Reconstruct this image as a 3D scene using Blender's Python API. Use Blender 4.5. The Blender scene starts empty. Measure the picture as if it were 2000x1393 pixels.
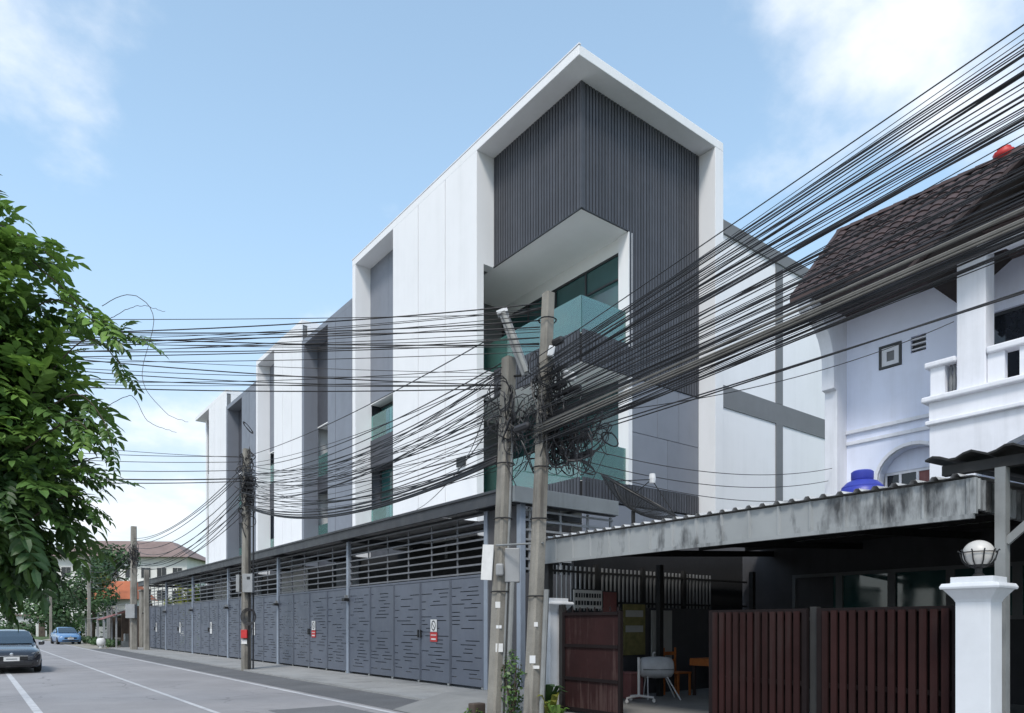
import bpy, bmesh, math, random
from mathutils import Vector, Matrix
R = math.radians
scene = bpy.context.scene
COL = scene.collection

# ------------------------------------------------------------------ camera, sky, sun, exposure
cam_d = bpy.data.cameras.new('camera')
cam = bpy.data.objects.new('camera', cam_d)
COL.objects.link(cam)
cam_d.sensor_width = 36.0
cam_d.lens = 24.7
cam_d.shift_y = 0.26225
cam_d.clip_start = 0.05
cam_d.clip_end = 4000
cam.location = (0, 0, 1.65)
cam.rotation_euler = (R(90), 0, R(-37.63))
scene.camera = cam

SUN_EL, SUN_AZ = R(52), R(-128)          # azimuth measured from +Y, clockwise
world = bpy.data.worlds.new('World')
scene.world = world
world.use_nodes = True
wn = world.node_tree
wn.nodes.clear()
def wnode(t, **kw):
    n = wn.nodes.new(t)
    for k, v in kw.items():
        setattr(n, k, v)
    return n
def wmath(op, a, b=None, c=None, clamp=False):
    n = wnode('ShaderNodeMath', operation=op, use_clamp=clamp)
    for i, v in enumerate((a, b, c)):
        if v is None:
            continue
        if isinstance(v, (int, float)):
            n.inputs[i].default_value = v
        else:
            wn.links.new(v, n.inputs[i])
    return n.outputs[0]
sky = wnode('ShaderNodeTexSky', sky_type='NISHITA')
sky.sun_disc = False
sky.sun_elevation = SUN_EL
sky.sun_rotation = SUN_AZ
sky.altitude = 50
sky.air_density = 1.0
sky.dust_density = 1.0
sky.ozone_density = 1.6
tc = wnode('ShaderNodeTexCoord')
sep = wnode('ShaderNodeSeparateXYZ')
wn.links.new(tc.outputs['Generated'], sep.inputs[0])
zc = wmath('ADD', wmath('MAXIMUM', sep.outputs[2], 0.0), 0.32)
cmb = wnode('ShaderNodeCombineXYZ')
wn.links.new(wmath('DIVIDE', sep.outputs[0], zc), cmb.inputs[0])
wn.links.new(wmath('DIVIDE', sep.outputs[1], zc), cmb.inputs[1])
noi = wnode('ShaderNodeTexNoise')
noi.inputs['Scale'].default_value = 2.6
noi.inputs['Detail'].default_value = 9
noi.inputs['Roughness'].default_value = 0.56
wn.links.new(cmb.outputs[0], noi.inputs['Vector'])
val = noi.outputs[0]
CLOUDS = [((1.10, 0.34, 1.06), 8, 17, 0.29), ((1.16, 0.40, 0.66), 2, 7, 0.05), ((0.03, 1.24, 0.95), 3, 11, 0.22), ((0.20, 0.93, 0.16), 3, 13, 0.20),
          ((-0.75, -0.1, 0.6), 12, 34, 0.25), ((0.1, -0.8, 0.5), 12, 34, 0.25), ((-0.7, 0.6, 0.4), 8, 30, 0.2)]
for d, inner, outer, amp in CLOUDS:
    d = Vector(d).normalized()
    vm = wnode('ShaderNodeVectorMath', operation='DOT_PRODUCT')
    wn.links.new(tc.outputs['Generated'], vm.inputs[0])
    vm.inputs[1].default_value = d
    mr = wnode('ShaderNodeMapRange', interpolation_type='SMOOTHSTEP')
    wn.links.new(vm.outputs['Value'], mr.inputs[0])
    mr.inputs[1].default_value = math.cos(R(outer))
    mr.inputs[2].default_value = math.cos(R(inner))
    mr.inputs[3].default_value = 0
    mr.inputs[4].default_value = amp
    val = wmath('ADD', val, mr.outputs[0])
cm = wnode('ShaderNodeMapRange', interpolation_type='SMOOTHSTEP')
wn.links.new(val, cm.inputs[0])
cm.inputs[1].default_value = 0.60
cm.inputs[2].default_value = 0.88
cm.inputs[4].default_value = 0.93
veil = wnode('ShaderNodeMapRange', interpolation_type='SMOOTHSTEP')   # bright humid air, thicker to the horizon
wn.links.new(sep.outputs[2], veil.inputs[0])
veil.inputs[1].default_value = 0.0
veil.inputs[2].default_value = 0.85
veil.inputs[3].default_value = 0.72
veil.inputs[4].default_value = 0.30
vmix = wnode('ShaderNodeMix', data_type='RGBA')
wn.links.new(veil.outputs[0], vmix.inputs['Factor'])
wn.links.new(sky.outputs[0], vmix.inputs['A'])
hz = wnode('ShaderNodeMapRange', interpolation_type='SMOOTHSTEP')
wn.links.new(sep.outputs[2], hz.inputs[0])
hz.inputs[1].default_value = 0.05
hz.inputs[2].default_value = 0.50
hmix = wnode('ShaderNodeMix', data_type='RGBA')
wn.links.new(hz.outputs[0], hmix.inputs['Factor'])
hmix.inputs['A'].default_value = (5.0, 5.5, 5.8, 1)
hmix.inputs['B'].default_value = (4.0, 6.0, 7.9, 1)
wn.links.new(hmix.outputs['Result'], vmix.inputs['B'])
cmix = wnode('ShaderNodeMix', data_type='RGBA')
wn.links.new(cm.outputs[0], cmix.inputs['Factor'])
wn.links.new(vmix.outputs['Result'], cmix.inputs['A'])
cmix.inputs['B'].default_value = (6.3, 6.5, 6.8, 1)
bg = wnode('ShaderNodeBackground')
bg.inputs['Strength'].default_value = 0.10
wn.links.new(cmix.outputs['Result'], bg.inputs['Color'])
wo = wnode('ShaderNodeOutputWorld')
wn.links.new(bg.outputs[0], wo.inputs['Surface'])

sun_d = bpy.data.lights.new('sun', 'SUN')
sun_d.energy = 1.4
sun_d.angle = R(14)
sun_d.color = (1.0, 0.95, 0.87)
sun = bpy.data.objects.new('sun', sun_d)
COL.objects.link(sun)
sdir = Vector((math.sin(SUN_AZ) * math.cos(SUN_EL), math.cos(SUN_AZ) * math.cos(SUN_EL), math.sin(SUN_EL)))
sun.rotation_euler = sdir.to_track_quat('Z', 'Y').to_euler()
sun.location = (0, 0, 40)

scene.view_settings.view_transform = 'Standard'
scene.view_settings.look = 'None'
scene.view_settings.gamma = 1
scene.view_settings.use_curve_mapping = False
scene.view_settings.exposure = 0.88
scene.render.resolution_x = 1024
scene.render.resolution_y = 713

# ------------------------------------------------------------------ helpers
WPOS = {}
def tag(o, label=None, cat=None, group=None, kind=None):
    if label: o['label'] = label
    if cat: o['category'] = cat
    if group: o['group'] = group
    if kind: o['kind'] = kind
    return o
def thing(name, loc, label, cat, group=None):
    o = bpy.data.objects.new(name, None)
    o.empty_display_size = 0.2
    COL.objects.link(o)
    o.location = loc
    WPOS[o] = Vector(loc)
    return tag(o, label, cat, group)
def put(name, me, parent, wloc, rot=None, scale=None):
    o = bpy.data.objects.new(name, me)
    COL.objects.link(o)
    wloc = Vector(wloc)
    o.location = wloc - (WPOS[parent] if parent else Vector())
    if rot is not None: o.rotation_euler = rot
    if scale is not None: o.scale = scale
    o.parent = parent
    WPOS[o] = wloc
    return o
class MB:
    def __init__(s):
        s.v = []; s.f = []
    def box(s, x0, x1, y0, y1, z0, z1):
        n = len(s.v)
        s.v += [(x0,y0,z0),(x1,y0,z0),(x1,y1,z0),(x0,y1,z0),(x0,y0,z1),(x1,y0,z1),(x1,y1,z1),(x0,y1,z1)]
        s.f += [tuple(n+i for i in q) for q in ((0,3,2,1),(4,5,6,7),(0,1,5,4),(1,2,6,5),(2,3,7,6),(3,0,4,7))]
        return s
    def beam(s, a, b, w, h, up=(0,0,1)):
        a = Vector(a); b = Vector(b); d = (b-a).normalized(); up = Vector(up)
        if abs(d.dot(up)) > .98: up = Vector((1,0,0))
        r = d.cross(up).normalized(); u = r.cross(d).normalized()
        n = len(s.v)
        for p in (a, b):
            for sx, sz in ((-1,-1),(1,-1),(1,1),(-1,1)):
                s.v.append(tuple(p + r*sx*w/2 + u*sz*h/2))
        s.f += [tuple(n+i for i in q) for q in ((0,3,2,1),(4,5,6,7),(0,1,5,4),(1,2,6,5),(2,3,7,6),(3,0,4,7))]
        return s
    def tube(s, pts, rad, n=6, cap=True):
        pts = [Vector(p) for p in pts]
        if isinstance(rad, (int, float)): rad = [rad]*len(pts)
        base = len(s.v)
        d0 = (pts[1]-pts[0]).normalized()
        ref = Vector((0,0,1)) if abs(d0.z) < .9 else Vector((1,0,0))
        for i, p in enumerate(pts):
            d = (pts[min(i+1, len(pts)-1)] - pts[max(i-1, 0)]).normalized()
            r = d.cross(ref)
            if r.length < 1e-4: r = d.cross(Vector((0,1,0)))
            r.normalize(); u = r.cross(d).normalized()
            ref = u
            for k in range(n):
                a = 2*math.pi*k/n
                s.v.append(tuple(p + (r*math.cos(a) + u*math.sin(a))*rad[i]))
        for i in range(len(pts)-1):
            for k in range(n):
                a = base+i*n+k; b = base+i*n+(k+1) % n
                s.f.append((a, b, b+n, a+n))
        if cap:
            s.f.append(tuple(base+k for k in reversed(range(n))))
            s.f.append(tuple(base+(len(pts)-1)*n+k for k in range(n)))
        return s
    def lathe(s, prof, c=(0,0,0), n=16, axis='z'):
        base = len(s.v)
        for r, h in prof:
            for k in range(n):
                a = 2*math.pi*k/n
                p = (r*math.cos(a), r*math.sin(a), h)
                if axis == 'y': p = (p[0], p[2], p[1])
                if axis == 'x': p = (p[2], p[0], p[1])
                s.v.append((p[0]+c[0], p[1]+c[1], p[2]+c[2]))
        m = len(prof)
        for i in range(m-1):
            for k in range(n):
                a = base+i*n+k; b = base+i*n+(k+1) % n
                s.f.append((a, b, b+n, a+n))
        s.f.append(tuple(base+k for k in reversed(range(n))))
        s.f.append(tuple(base+(m-1)*n+k for k in range(n)))
        return s
    def prism(s, poly, lo, hi, axis='y'):
        """poly: 2-D outline; axis y -> (x,z), axis x -> (y,z), axis z -> (x,y)"""
        base = len(s.v); m = len(poly)
        for h in (lo, hi):
            for a, b in poly:
                s.v.append((a, h, b) if axis == 'y' else (h, a, b) if axis == 'x' else (a, b, h))
        s.f.append(tuple(base+i for i in range(m)))
        s.f.append(tuple(base+m+i for i in reversed(range(m))))
        for i in range(m):
            j = (i+1) % m
            s.f.append((base+i, base+m+i, base+m+j, base+j))
        return s
    def poly(s, *pts):
        n = len(s.v); s.v += [tuple(p) for p in pts]; s.f.append(tuple(range(n, n+len(pts)))); return s
    def loft(s, rings, closed=True, cap=True):
        base = len(s.v); m = len(rings[0])
        for r in rings: s.v += [tuple(p) for p in r]
        for i in range(len(rings)-1):
            for k in range(m if closed else m-1):
                a = base+i*m+k; b = base+i*m+(k+1) % m
                s.f.append((a, b, b+m, a+m))
        if cap:
            s.f.append(tuple(base+k for k in reversed(range(m))))
            s.f.append(tuple(base+(len(rings)-1)*m+k for k in range(m)))
        return s
    def mesh(s, name, mat, smooth=False, origin=None, fix=True):
        if origin is None:
            lo = [min(v[i] for v in s.v) for i in range(3)]; hi = [max(v[i] for v in s.v) for i in range(3)]
            origin = Vector([(lo[i]+hi[i])/2 for i in range(3)])
        else: origin = Vector(origin)
        me = bpy.data.meshes.new(name)
        me.from_pydata([(v[0]-origin.x, v[1]-origin.y, v[2]-origin.z) for v in s.v], [], s.f)
        if fix:
            bm = bmesh.new(); bm.from_mesh(me); bmesh.ops.recalc_face_normals(bm, faces=bm.faces); bm.to_mesh(me); bm.free()
        me.materials.append(mat)
        if smooth:
            for p in me.polygons: p.use_smooth = True
        return me, origin
    def build(s, name, mat, parent=None, smooth=False, bevel=0, origin=None, fix=True, auto=None):
        me, o = s.mesh(name, mat, smooth, origin, fix)
        ob = put(name, me, parent, o)
        if auto is not None:
            me.set_sharp_from_angle(angle=R(auto))
        if bevel:
            b = ob.modifiers.new('bevel', 'BEVEL'); b.width = bevel; b.segments = 2; b.limit_method = 'ANGLE'
        return ob
def box(name, x0, x1, y0, y1, z0, z1, mat, parent=None, bevel=0):
    return MB().box(x0, x1, y0, y1, z0, z1).build(name, mat, parent, bevel=bevel)

# ------------------------------------------------------------------ procedural materials
def mat(name, col, rough=.6, var=.10, scale=2.0, bump=0.0, bscale=40, metal=0.0, streak=0.0, scol=(.05,.05,.05),
        sscale=(5,5,.35), spec=.5, coat=0.0, fine=0.0, fscale=120, transl=0.0, rand=0.0, smin=.42, smax=.72, cracks=0.0):
    m = bpy.data.materials.new(name); m.use_nodes = True
    nt = m.node_tree; N = nt.nodes; L = nt.links
    b = N['Principled BSDF']
    geo = N.new('ShaderNodeNewGeometry')
    def noise(sc, vec=None, detail=5, rough_=.6):
        n = N.new('ShaderNodeTexNoise'); n.inputs['Scale'].default_value = sc
        n.inputs['Detail'].default_value = detail; n.inputs['Roughness'].default_value = rough_
        L.new(vec if vec else geo.outputs['Position'], n.inputs['Vector']); return n.outputs[0]
    def ramp(v, a, b_, lo=0, hi=1):
        r = N.new('ShaderNodeMapRange'); L.new(v, r.inputs[0])
        r.inputs[1].default_value = a; r.inputs[2].default_value = b_; r.inputs[3].default_value = lo; r.inputs[4].default_value = hi
        return r.outputs[0]
    def mulv(a, c):
        x = N.new('ShaderNodeMath'); x.operation = 'MULTIPLY'; L.new(a, x.inputs[0])
        if isinstance(c, (int, float)): x.inputs[1].default_value = c
        else: L.new(c, x.inputs[1])
        return x.outputs[0]
    f = ramp(noise(scale), .3, .7, 1-var, 1+var)
    if fine: f = mulv(f, ramp(noise(fscale, detail=3), .25, .75, 1-fine, 1+fine))
    if rand:
        oi = N.new('ShaderNodeObjectInfo')
        f = mulv(f, ramp(oi.outputs['Random'], 0, 1, 1-rand, 1+rand))
    vm = N.new('ShaderNodeVectorMath'); vm.operation = 'SCALE'
    vm.inputs[0].default_value = col; L.new(f, vm.inputs['Scale'])
    out = vm.outputs[0]
    if streak:
        mp = N.new('ShaderNodeMapping'); mp.inputs['Scale'].default_value = sscale
        L.new(geo.outputs['Position'], mp.inputs[0])
        k = ramp(mulv(noise(1.0, mp.outputs[0], 6, .65), ramp(noise(.7), .3, .65, .55, 1.15)), smin, smax, 0, streak)
        mx = N.new('ShaderNodeMix'); mx.data_type = 'RGBA'
        L.new(k, mx.inputs['Factor']); L.new(out, mx.inputs['A']); mx.inputs['B'].default_value = (*scol, 1)
        out = mx.outputs['Result']
    if cracks:                         # fine wandering cracks in old paving
        wv = N.new('ShaderNodeTexNoise'); wv.inputs['Scale'].default_value = 1.3; wv.inputs['Detail'].default_value = 4
        L.new(geo.outputs['Position'], wv.inputs['Vector'])
        va = N.new('ShaderNodeVectorMath'); va.operation = 'MULTIPLY_ADD'
        L.new(wv.outputs['Color'], va.inputs[0]); va.inputs[1].default_value = (.9,.9,0); L.new(geo.outputs['Position'], va.inputs[2])
        vo = N.new('ShaderNodeTexVoronoi'); vo.feature = 'DISTANCE_TO_EDGE'; vo.inputs['Scale'].default_value = .42
        L.new(va.outputs[0], vo.inputs['Vector'])
        k = mulv(ramp(vo.outputs['Distance'], .004, .016, 1, 0), ramp(noise(.25, detail=3), .47, .60, 0, cracks))
        mx = N.new('ShaderNodeMix'); mx.data_type = 'RGBA'; mx.clamp_factor = True
        L.new(k, mx.inputs['Factor']); L.new(out, mx.inputs['A']); mx.inputs['B'].default_value = (col[0]*.35, col[1]*.35, col[2]*.35, 1)
        out = mx.outputs['Result']
    L.new(out, b.inputs['Base Color'])
    L.new(ramp(noise(scale*3), .3, .7, max(0, rough-.08), min(1, rough+.08)), b.inputs['Roughness'])
    b.inputs['Metallic'].default_value = metal
    b.inputs['Specular IOR Level'].default_value = spec
    if coat: b.inputs['Coat Weight'].default_value = coat; b.inputs['Coat Roughness'].default_value = .04
    if bump:
        bp = N.new('ShaderNodeBump'); bp.inputs['Strength'].default_value = bump; bp.inputs['Distance'].default_value = .02
        L.new(noise(bscale, detail=4), bp.inputs['Height']); L.new(bp.outputs[0], b.inputs['Normal'])
    if transl:
        t = N.new('ShaderNodeBsdfTranslucent'); L.new(out, t.inputs['Color'])
        mix = N.new('ShaderNodeMixShader'); mix.inputs[0].default_value = transl
        L.new(b.outputs[0], mix.inputs[1]); L.new(t.outputs[0], mix.inputs[2])
        L.new(mix.outputs[0], N['Material Output'].inputs['Surface'])
    return m
def railing_glass(name, tint, gl=.13):
    m = bpy.data.materials.new(name); m.use_nodes = True
    nt = m.node_tree; N = nt.nodes; L = nt.links; N.remove(N['Principled BSDF'])
    t = N.new('ShaderNodeBsdfTransparent'); t.inputs[0].default_value = (*tint, 1)
    g = N.new('ShaderNodeBsdfGlossy'); g.inputs['Roughness'].default_value = .03; g.inputs[0].default_value = (.85, .95, .95, 1)
    fr = N.new('ShaderNodeFresnel'); fr.inputs[0].default_value = 1.5
    a = N.new('ShaderNodeMath'); a.operation = 'ADD'; L.new(fr.outputs[0], a.inputs[0]); a.inputs[1].default_value = gl
    mx = N.new('ShaderNodeMixShader'); L.new(a.outputs[0], mx.inputs[0]); L.new(t.outputs[0], mx.inputs[1]); L.new(g.outputs[0], mx.inputs[2])
    df = N.new('ShaderNodeBsdfDiffuse'); df.inputs[0].default_value = (.50, .74, .69, 1)     # milky diffuse part standing in for the pale sky reflection
    tl = N.new('ShaderNodeBsdfTranslucent'); tl.inputs[0].default_value = (.50, .74, .69, 1)
    ad = N.new('ShaderNodeMixShader'); ad.inputs[0].default_value = .4; L.new(df.outputs[0], ad.inputs[1]); L.new(tl.outputs[0], ad.inputs[2])
    m2 = N.new('ShaderNodeMixShader'); m2.inputs[0].default_value = .10; L.new(mx.outputs[0], m2.inputs[1]); L.new(ad.outputs[0], m2.inputs[2])
    L.new(m2.outputs[0], N['Material Output'].inputs['Surface'])
    return m

M = dict(
 white=mat('white_render', (.81,.815,.83), .75, .02, .6, streak=.16, scol=(.55,.56,.56), sscale=(2.5,2.5,.12), bump=.05, bscale=8),
 soffit=mat('soffit_white', (.82,.83,.83), .8, .03, .8),
 slat=mat('charcoal_slat', (.058,.062,.074), .55, .12, 1.5, rand=.16),
 slatback=mat('slat_backing', (.018,.019,.022), .8),  # behind slats; also colours the sheets that stand in for deep shade
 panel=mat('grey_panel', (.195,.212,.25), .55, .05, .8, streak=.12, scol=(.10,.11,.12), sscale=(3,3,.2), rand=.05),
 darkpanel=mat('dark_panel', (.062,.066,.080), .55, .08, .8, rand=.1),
 band=mat('grey_band', (.165,.172,.180), .7, .05, 1),
 winglass=mat('window_glass', (.028,.085,.086), .04, .3, .5, spec=.9),
 frame=mat('dark_frame', (.03,.033,.038), .45),
 rail=railing_glass('railing_glass', (.42,.82,.76)),
 fascia=mat('canopy_fascia', (.050,.053,.060), .5, .15, 1, streak=.3, scol=(.12,.12,.12), sscale=(3,3,.5)),
 fascia_lit=mat('canopy_fascia_lit', (.20,.22,.23), .5, .12, 1.5, streak=.4, scol=(.08,.085,.08)),  # lighter copy of the fascia metal: brighter light on the end put into colour
 post=mat('painted_steel_post', (.27,.31,.37), .5, .08, 2, streak=.2, scol=(.14,.15,.17)),
 gate=mat('gate_steel', (.105,.119,.152), .5, .08, 1.2, streak=.25, scol=(.15,.165,.19), sscale=(4,4,.3), rand=.06),
 louvre=mat('louvre_steel', (.15,.155,.17), .55, .15, 2, rand=.15),
 concrete=mat('pavement_concrete', (.30,.30,.295), .9, .12, .9, bump=.25, bscale=30, fine=.12, fscale=35, rand=.05, streak=.5, scol=(.17,.17,.165), sscale=(1.2,.6,1)),
 asphalt=mat('asphalt', (.290,.280,.283), .9, .14, .30, bump=.35, bscale=90, fine=.18, fscale=70, streak=.35, scol=(.20,.195,.20), sscale=(1.1,.12,1), cracks=.7),
 shoulder=mat('old_asphalt', (.120,.121,.125), .95, .16, .7, bump=.5, bscale=70, fine=.25, fscale=60),
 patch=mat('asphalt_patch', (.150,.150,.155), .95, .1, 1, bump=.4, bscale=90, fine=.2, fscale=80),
 paint=mat('road_paint', (.52,.52,.53), .8, .12, 2, fine=.15, fscale=20, streak=.5, scol=(.25,.25,.26), sscale=(5,5,5)),
 soil=mat('soil', (.30,.28,.24), .95, .3, 1, bump=.4),
 grassg=mat('far_grass', (.07,.11,.035), .95, .3, .5, bump=.4),
 pole=mat('weathered_concrete_pole', (.26,.245,.215), .9, .16, 2.5, bump=.35, bscale=35, streak=.75, scol=(.085,.075,.065), sscale=(9,9,.7), fine=.12, fscale=60),
 cable=mat('black_cable', (.020,.020,.023), .55, .2, 5, rand=.5),
 cablegrey=mat('grey_cable', (.12,.115,.105), .6, .2, 5, rand=.3),
 boxgrey=mat('meter_box', (.30,.31,.32), .5, .1, 4, streak=.3, scol=(.15,.14,.12)),
 boxwhite=mat('white_enclosure', (.70,.71,.72), .5, .05, 4),
 red=mat('red_paint', (.50,.03,.03), .5, .15, 6),
 pipe=mat('conduit', (.24,.25,.25), .5, .15, 4, streak=.3),
 black=mat('black_plastic', (.015,.015,.016), .5),
 # neighbour
 lav=mat('lavender_render', (.77,.81,.95), .8, .04, .8, streak=.25, scol=(.45,.46,.52), sscale=(3,3,.25)),
 nwhite=mat('trim_white', (.77,.78,.83), .7, .05, 1.5, streak=.3, scol=(.45,.46,.48)),
 nglass=mat('dark_window_glass', (.012,.015,.020), .05, .3, .5, spec=.6),
 tile=mat('clay_tile', (.050,.032,.032), .8, .35, 1.2, rand=.35, fine=.2, fscale=20),
 tileold=mat('roof_under', (.03,.022,.02), .9),
 wood=mat('dark_soffit_wood', (.050,.032,.030), .7, .2, 2, rand=.25),
 corr=mat('weathered_sheet', (.30,.315,.32), .6, .08, 1.5, streak=.97, scol=(.035,.037,.04), sscale=(3.4,3.4,.8), rand=.06, smin=.45, smax=.62),
 corrtop=mat('roof_sheet', (.55,.55,.55), .6, .2, 1.2, streak=.4),
 darksteel=mat('dark_steel', (.022,.022,.022), .75, .2, 3),
 brown=mat('brown_gate_paint', (.024,.0085,.0080), .8, .22, 2, spec=.2, streak=.45, scol=(.036,.030,.028), sscale=(14,14,.8), rand=.22),
 brownf=mat('brown_gate_frame', (.011,.007,.0075), .8, .2, 2, spec=.2),
 brownsheet=mat('rusty_sheet', (.024,.0075,.0075), .75, .2, 2, spec=.25, streak=.5, scol=(.085,.055,.05), sscale=(16,16,.8), smin=.46, smax=.6),
 pillar=mat('pillar_paint', (.68,.70,.73), .7, .07, 2, streak=.35, scol=(.4,.41,.42), sscale=(6,6,.4)),
 globe=mat('lamp_globe', (.55,.53,.50), .35, .1, 5),
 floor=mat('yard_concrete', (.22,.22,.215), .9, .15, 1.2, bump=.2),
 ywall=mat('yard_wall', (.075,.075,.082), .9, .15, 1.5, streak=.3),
 ypale=mat('yard_pale_board', (.42,.42,.40), .8, .1, 2),
 blue=mat('blue_tank', (.035,.05,.36), .4, .1, 4),
 grill=mat('grill_silver', (.55,.55,.56), .5, .12, 6, streak=.3, scol=(.2,.19,.18)),
 standw=mat('stand_white', (.70,.68,.66), .5, .1, 6),
 orange=mat('orange_cloth', (.42,.13,.03), .8, .2, 5),
 yellow=mat('yellow_board', (.20,.18,.07), .8, .3, 6),
 stickw=mat('paper_white', (.68,.68,.67), .7, .08, 8),
 # cars and far things
 paintdark=mat('dark_car_paint', (.012,.013,.018), .25, .1, 2, coat=1),
 paintblue=mat('blue_car_paint', (.10,.22,.42), .3, .1, 2, coat=.8),
 carglass=mat('car_glass', (.02,.035,.05), .03, .1, 1, spec=1.0, coat=.5),
 chrome=mat('chrome', (.65,.65,.66), .2, .05, 4, metal=1),
 lens=mat('lamp_lens', (.62,.64,.66), .12, .1, 8, coat=1),
 tyre=mat('tyre', (.018,.018,.018), .85),
 farwhite=mat('far_white_wall', (.70,.69,.66), .85, .06, .3, streak=.3, scol=(.45,.43,.40), sscale=(.8,.8,.1)),
 farroof=mat('brown_roof', (.20,.145,.13), .85, .15, .6, rand=.1),
 orangeroof=mat('orange_roof', (.42,.13,.06), .8, .15, .8, rand=.1),
 rust=mat('rust_sheet', (.23,.09,.085), .8, .25, 1.5, streak=.4, scol=(.3,.2,.18)),
 shed=mat('shed_sheet', (.27,.265,.25), .8, .25, 1, streak=.6, scol=(.10,.085,.07), rand=.2),
 junk=mat('old_timber', (.10,.075,.06), .9, .4, 2, rand=.5),
 bark=mat('bark', (.075,.058,.042), .95, .3, 4, bump=.6, bscale=20),
 leafA=mat('leaf_light_green', (.140,.250,.045), .6, .30, 1.3, transl=.35, rand=.25),
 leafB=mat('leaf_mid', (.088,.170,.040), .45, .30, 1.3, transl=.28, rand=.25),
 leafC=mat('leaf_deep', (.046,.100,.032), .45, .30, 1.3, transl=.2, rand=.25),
 leafY=mat('leaf_yellowish', (.20,.21,.035), .5, .3, 1.3, transl=.3),
 leafF=mat('leaf_far', (.060,.120,.040), .6, .4, .5, transl=.2),
 leafF2=mat('leaf_far_dark', (.035,.075,.028), .6, .4, .5, transl=.2),
)
rnd = random.Random(7)
# ------------------------------------------------------------------ ground, road, pavement
MB().poly((-900,-700,-.06),(900,-700,-.06),(900,1100,-.06),(-900,1100,-.06)).build('ground', M['grassg'])['kind'] = 'structure'
PATH = [(3.64,-45),(3.64,-10),(3.64,20),(3.64,50),(3.64,82),(3.2,96),(1.4,112),(-3.5,128),(-13,142),(-30,154),(-60,164)]
def strip(lo, hi, z, y0=None, y1=None):
    mb = MB(); L = []; Rr = []
    for i, p in enumerate(PATH):
        a = Vector(PATH[max(i-1, 0)]); b = Vector(PATH[min(i+1, len(PATH)-1)])
        d = (b-a).normalized(); n = Vector((d.y, -d.x))
        q = Vector(p)
        L.append(q+n*lo); Rr.append(q+n*hi)
    for i in range(len(PATH)-1):
        if y0 is not None and PATH[i+1][1] <= y0: continue
        if y1 is not None and PATH[i][1] >= y1: continue
        mb.poly((*L[i], z), (*Rr[i], z), (*Rr[i+1], z), (*L[i+1], z))
    return mb
road = strip(-6.2, 2.85, 0).build('road', M['asphalt']); road['kind'] = 'structure'
for lo, hi, nm in ((-2.70,-2.56,'edge_line'), (-.03,.07,'centre_line'), (2.58,2.70,'edge_line')):
    strip(lo, hi, .005).build(nm, M['paint'], road)
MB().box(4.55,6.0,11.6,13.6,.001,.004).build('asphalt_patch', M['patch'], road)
sh = MB().poly((6.48,-45,.004),(7.8,-45,.004),(7.8,56.5,.004),(6.48,56.5,.004)).build('road_shoulder', M['shoulder']); sh['kind'] = 'structure'
vg = MB().poly((6.48,56.5,.004),(9.4,56.5,.004),(9.6,110,.004),(6.48,96,.004)).build('verge', M['soil']); vg['kind'] = 'structure'
lv = MB().poly((-900,-45,.01),(-2.4,-45,.01),(-2.4,100,.01),(-900,100,.01)).build('left_verge', M['soil']); lv['kind'] = 'structure'
pv = box('pavement', 7.8, 10.3, 12.4, 57, -.05, .035, M['soil']); pv['kind'] = 'structure'
y = 12.42
while y < 56.9:
    w = 1.95 + rnd.uniform(-.05, .05)
    for x0, x1 in ((7.77, 9.02), (9.035, 10.28)):
        s = box('paving_slab', x0, x1, y, min(y+w-.014, 57), .0, .052+rnd.uniform(-.004, .004), M['concrete'], pv)
        s.rotation_euler = (rnd.uniform(-.002,.002), rnd.uniform(-.002,.002), 0)
    y += w
# dark ground inside the car ports
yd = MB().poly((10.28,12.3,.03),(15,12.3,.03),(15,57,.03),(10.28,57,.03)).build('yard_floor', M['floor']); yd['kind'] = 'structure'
yf = MB()
yf.poly((7.62,-3,.27),(16,-3,.27),(16,12.2,.27),(7.62,12.2,.27)).poly((6.48,-3,.012),(7.62,-3,.27),(7.62,12.2,.27),(6.48,12.2,.012))
yf.poly((7.62,12.2,.27),(16,12.2,.27),(16,12.2,-.05),(7.62,12.2,-.05))
yf = yf.build('driveway', M['floor']); yf['kind'] = 'structure'

# ------------------------------------------------------------------ townhouses
X0 = 13.0
XR = 13.7     # recessed cladding plane
def slats_x(parent, y0, y1, z0, z1, x=XR, pitch=.128):      # cladding facing the street
    n = int(round((y1-y0)/pitch))
    for i in range(n):
        y = y0 + (i+.5)*(y1-y0)/n
        d = rnd.choice((.035, .045, .06))
        box('slat', x-.035, x-.035+d, y-.045, y+.045, z0, z1, M['slat'], parent)
def slats_y(parent, x0, x1, z0, z1, y=14.55, pitch=.128):
    n = int(round((x1-x0)/pitch))
    for i in range(n):
        x = x0 + (i+.5)*(x1-x0)/n
        d = rnd.choice((.035, .045, .06))
        box('slat', x-.045, x+.045, y-.035, y-.035+d, z0, z1, M['slat'], parent)
def glass_wall(parent, x, y0, y1, z0, z1, n, transom=None):
    fr = MB()
    fr.box(x-.03, x+.05, y0, y1, z1-.07, z1).box(x-.03, x+.05, y0, y1, z0, z0+.07)
    for i in range(n+1):
        yy = y0 + (y1-y0-.07)*i/n
        fr.box(x-.028, x+.048, yy, yy+.07, z0+.07, z1-.07)
    if transom: fr.box(x-.026, x+.046, y0+.07, y1-.07, transom, transom+.06)
    w = fr.build('window', M['frame'], parent)
    for i in range(n):
        a = y0 + (y1-y0-.07)*i/n + .07; b = y0 + (y1-y0-.07)*(i+1)/n
        pn = box('pane', x+.004, x+.016, a, b, z0+.07, z1-.07, M['winglass'], w)
        pn.rotation_euler = (0, rnd.uniform(-.004,.004), rnd.uniform(-.006,.006))
    return w
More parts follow.
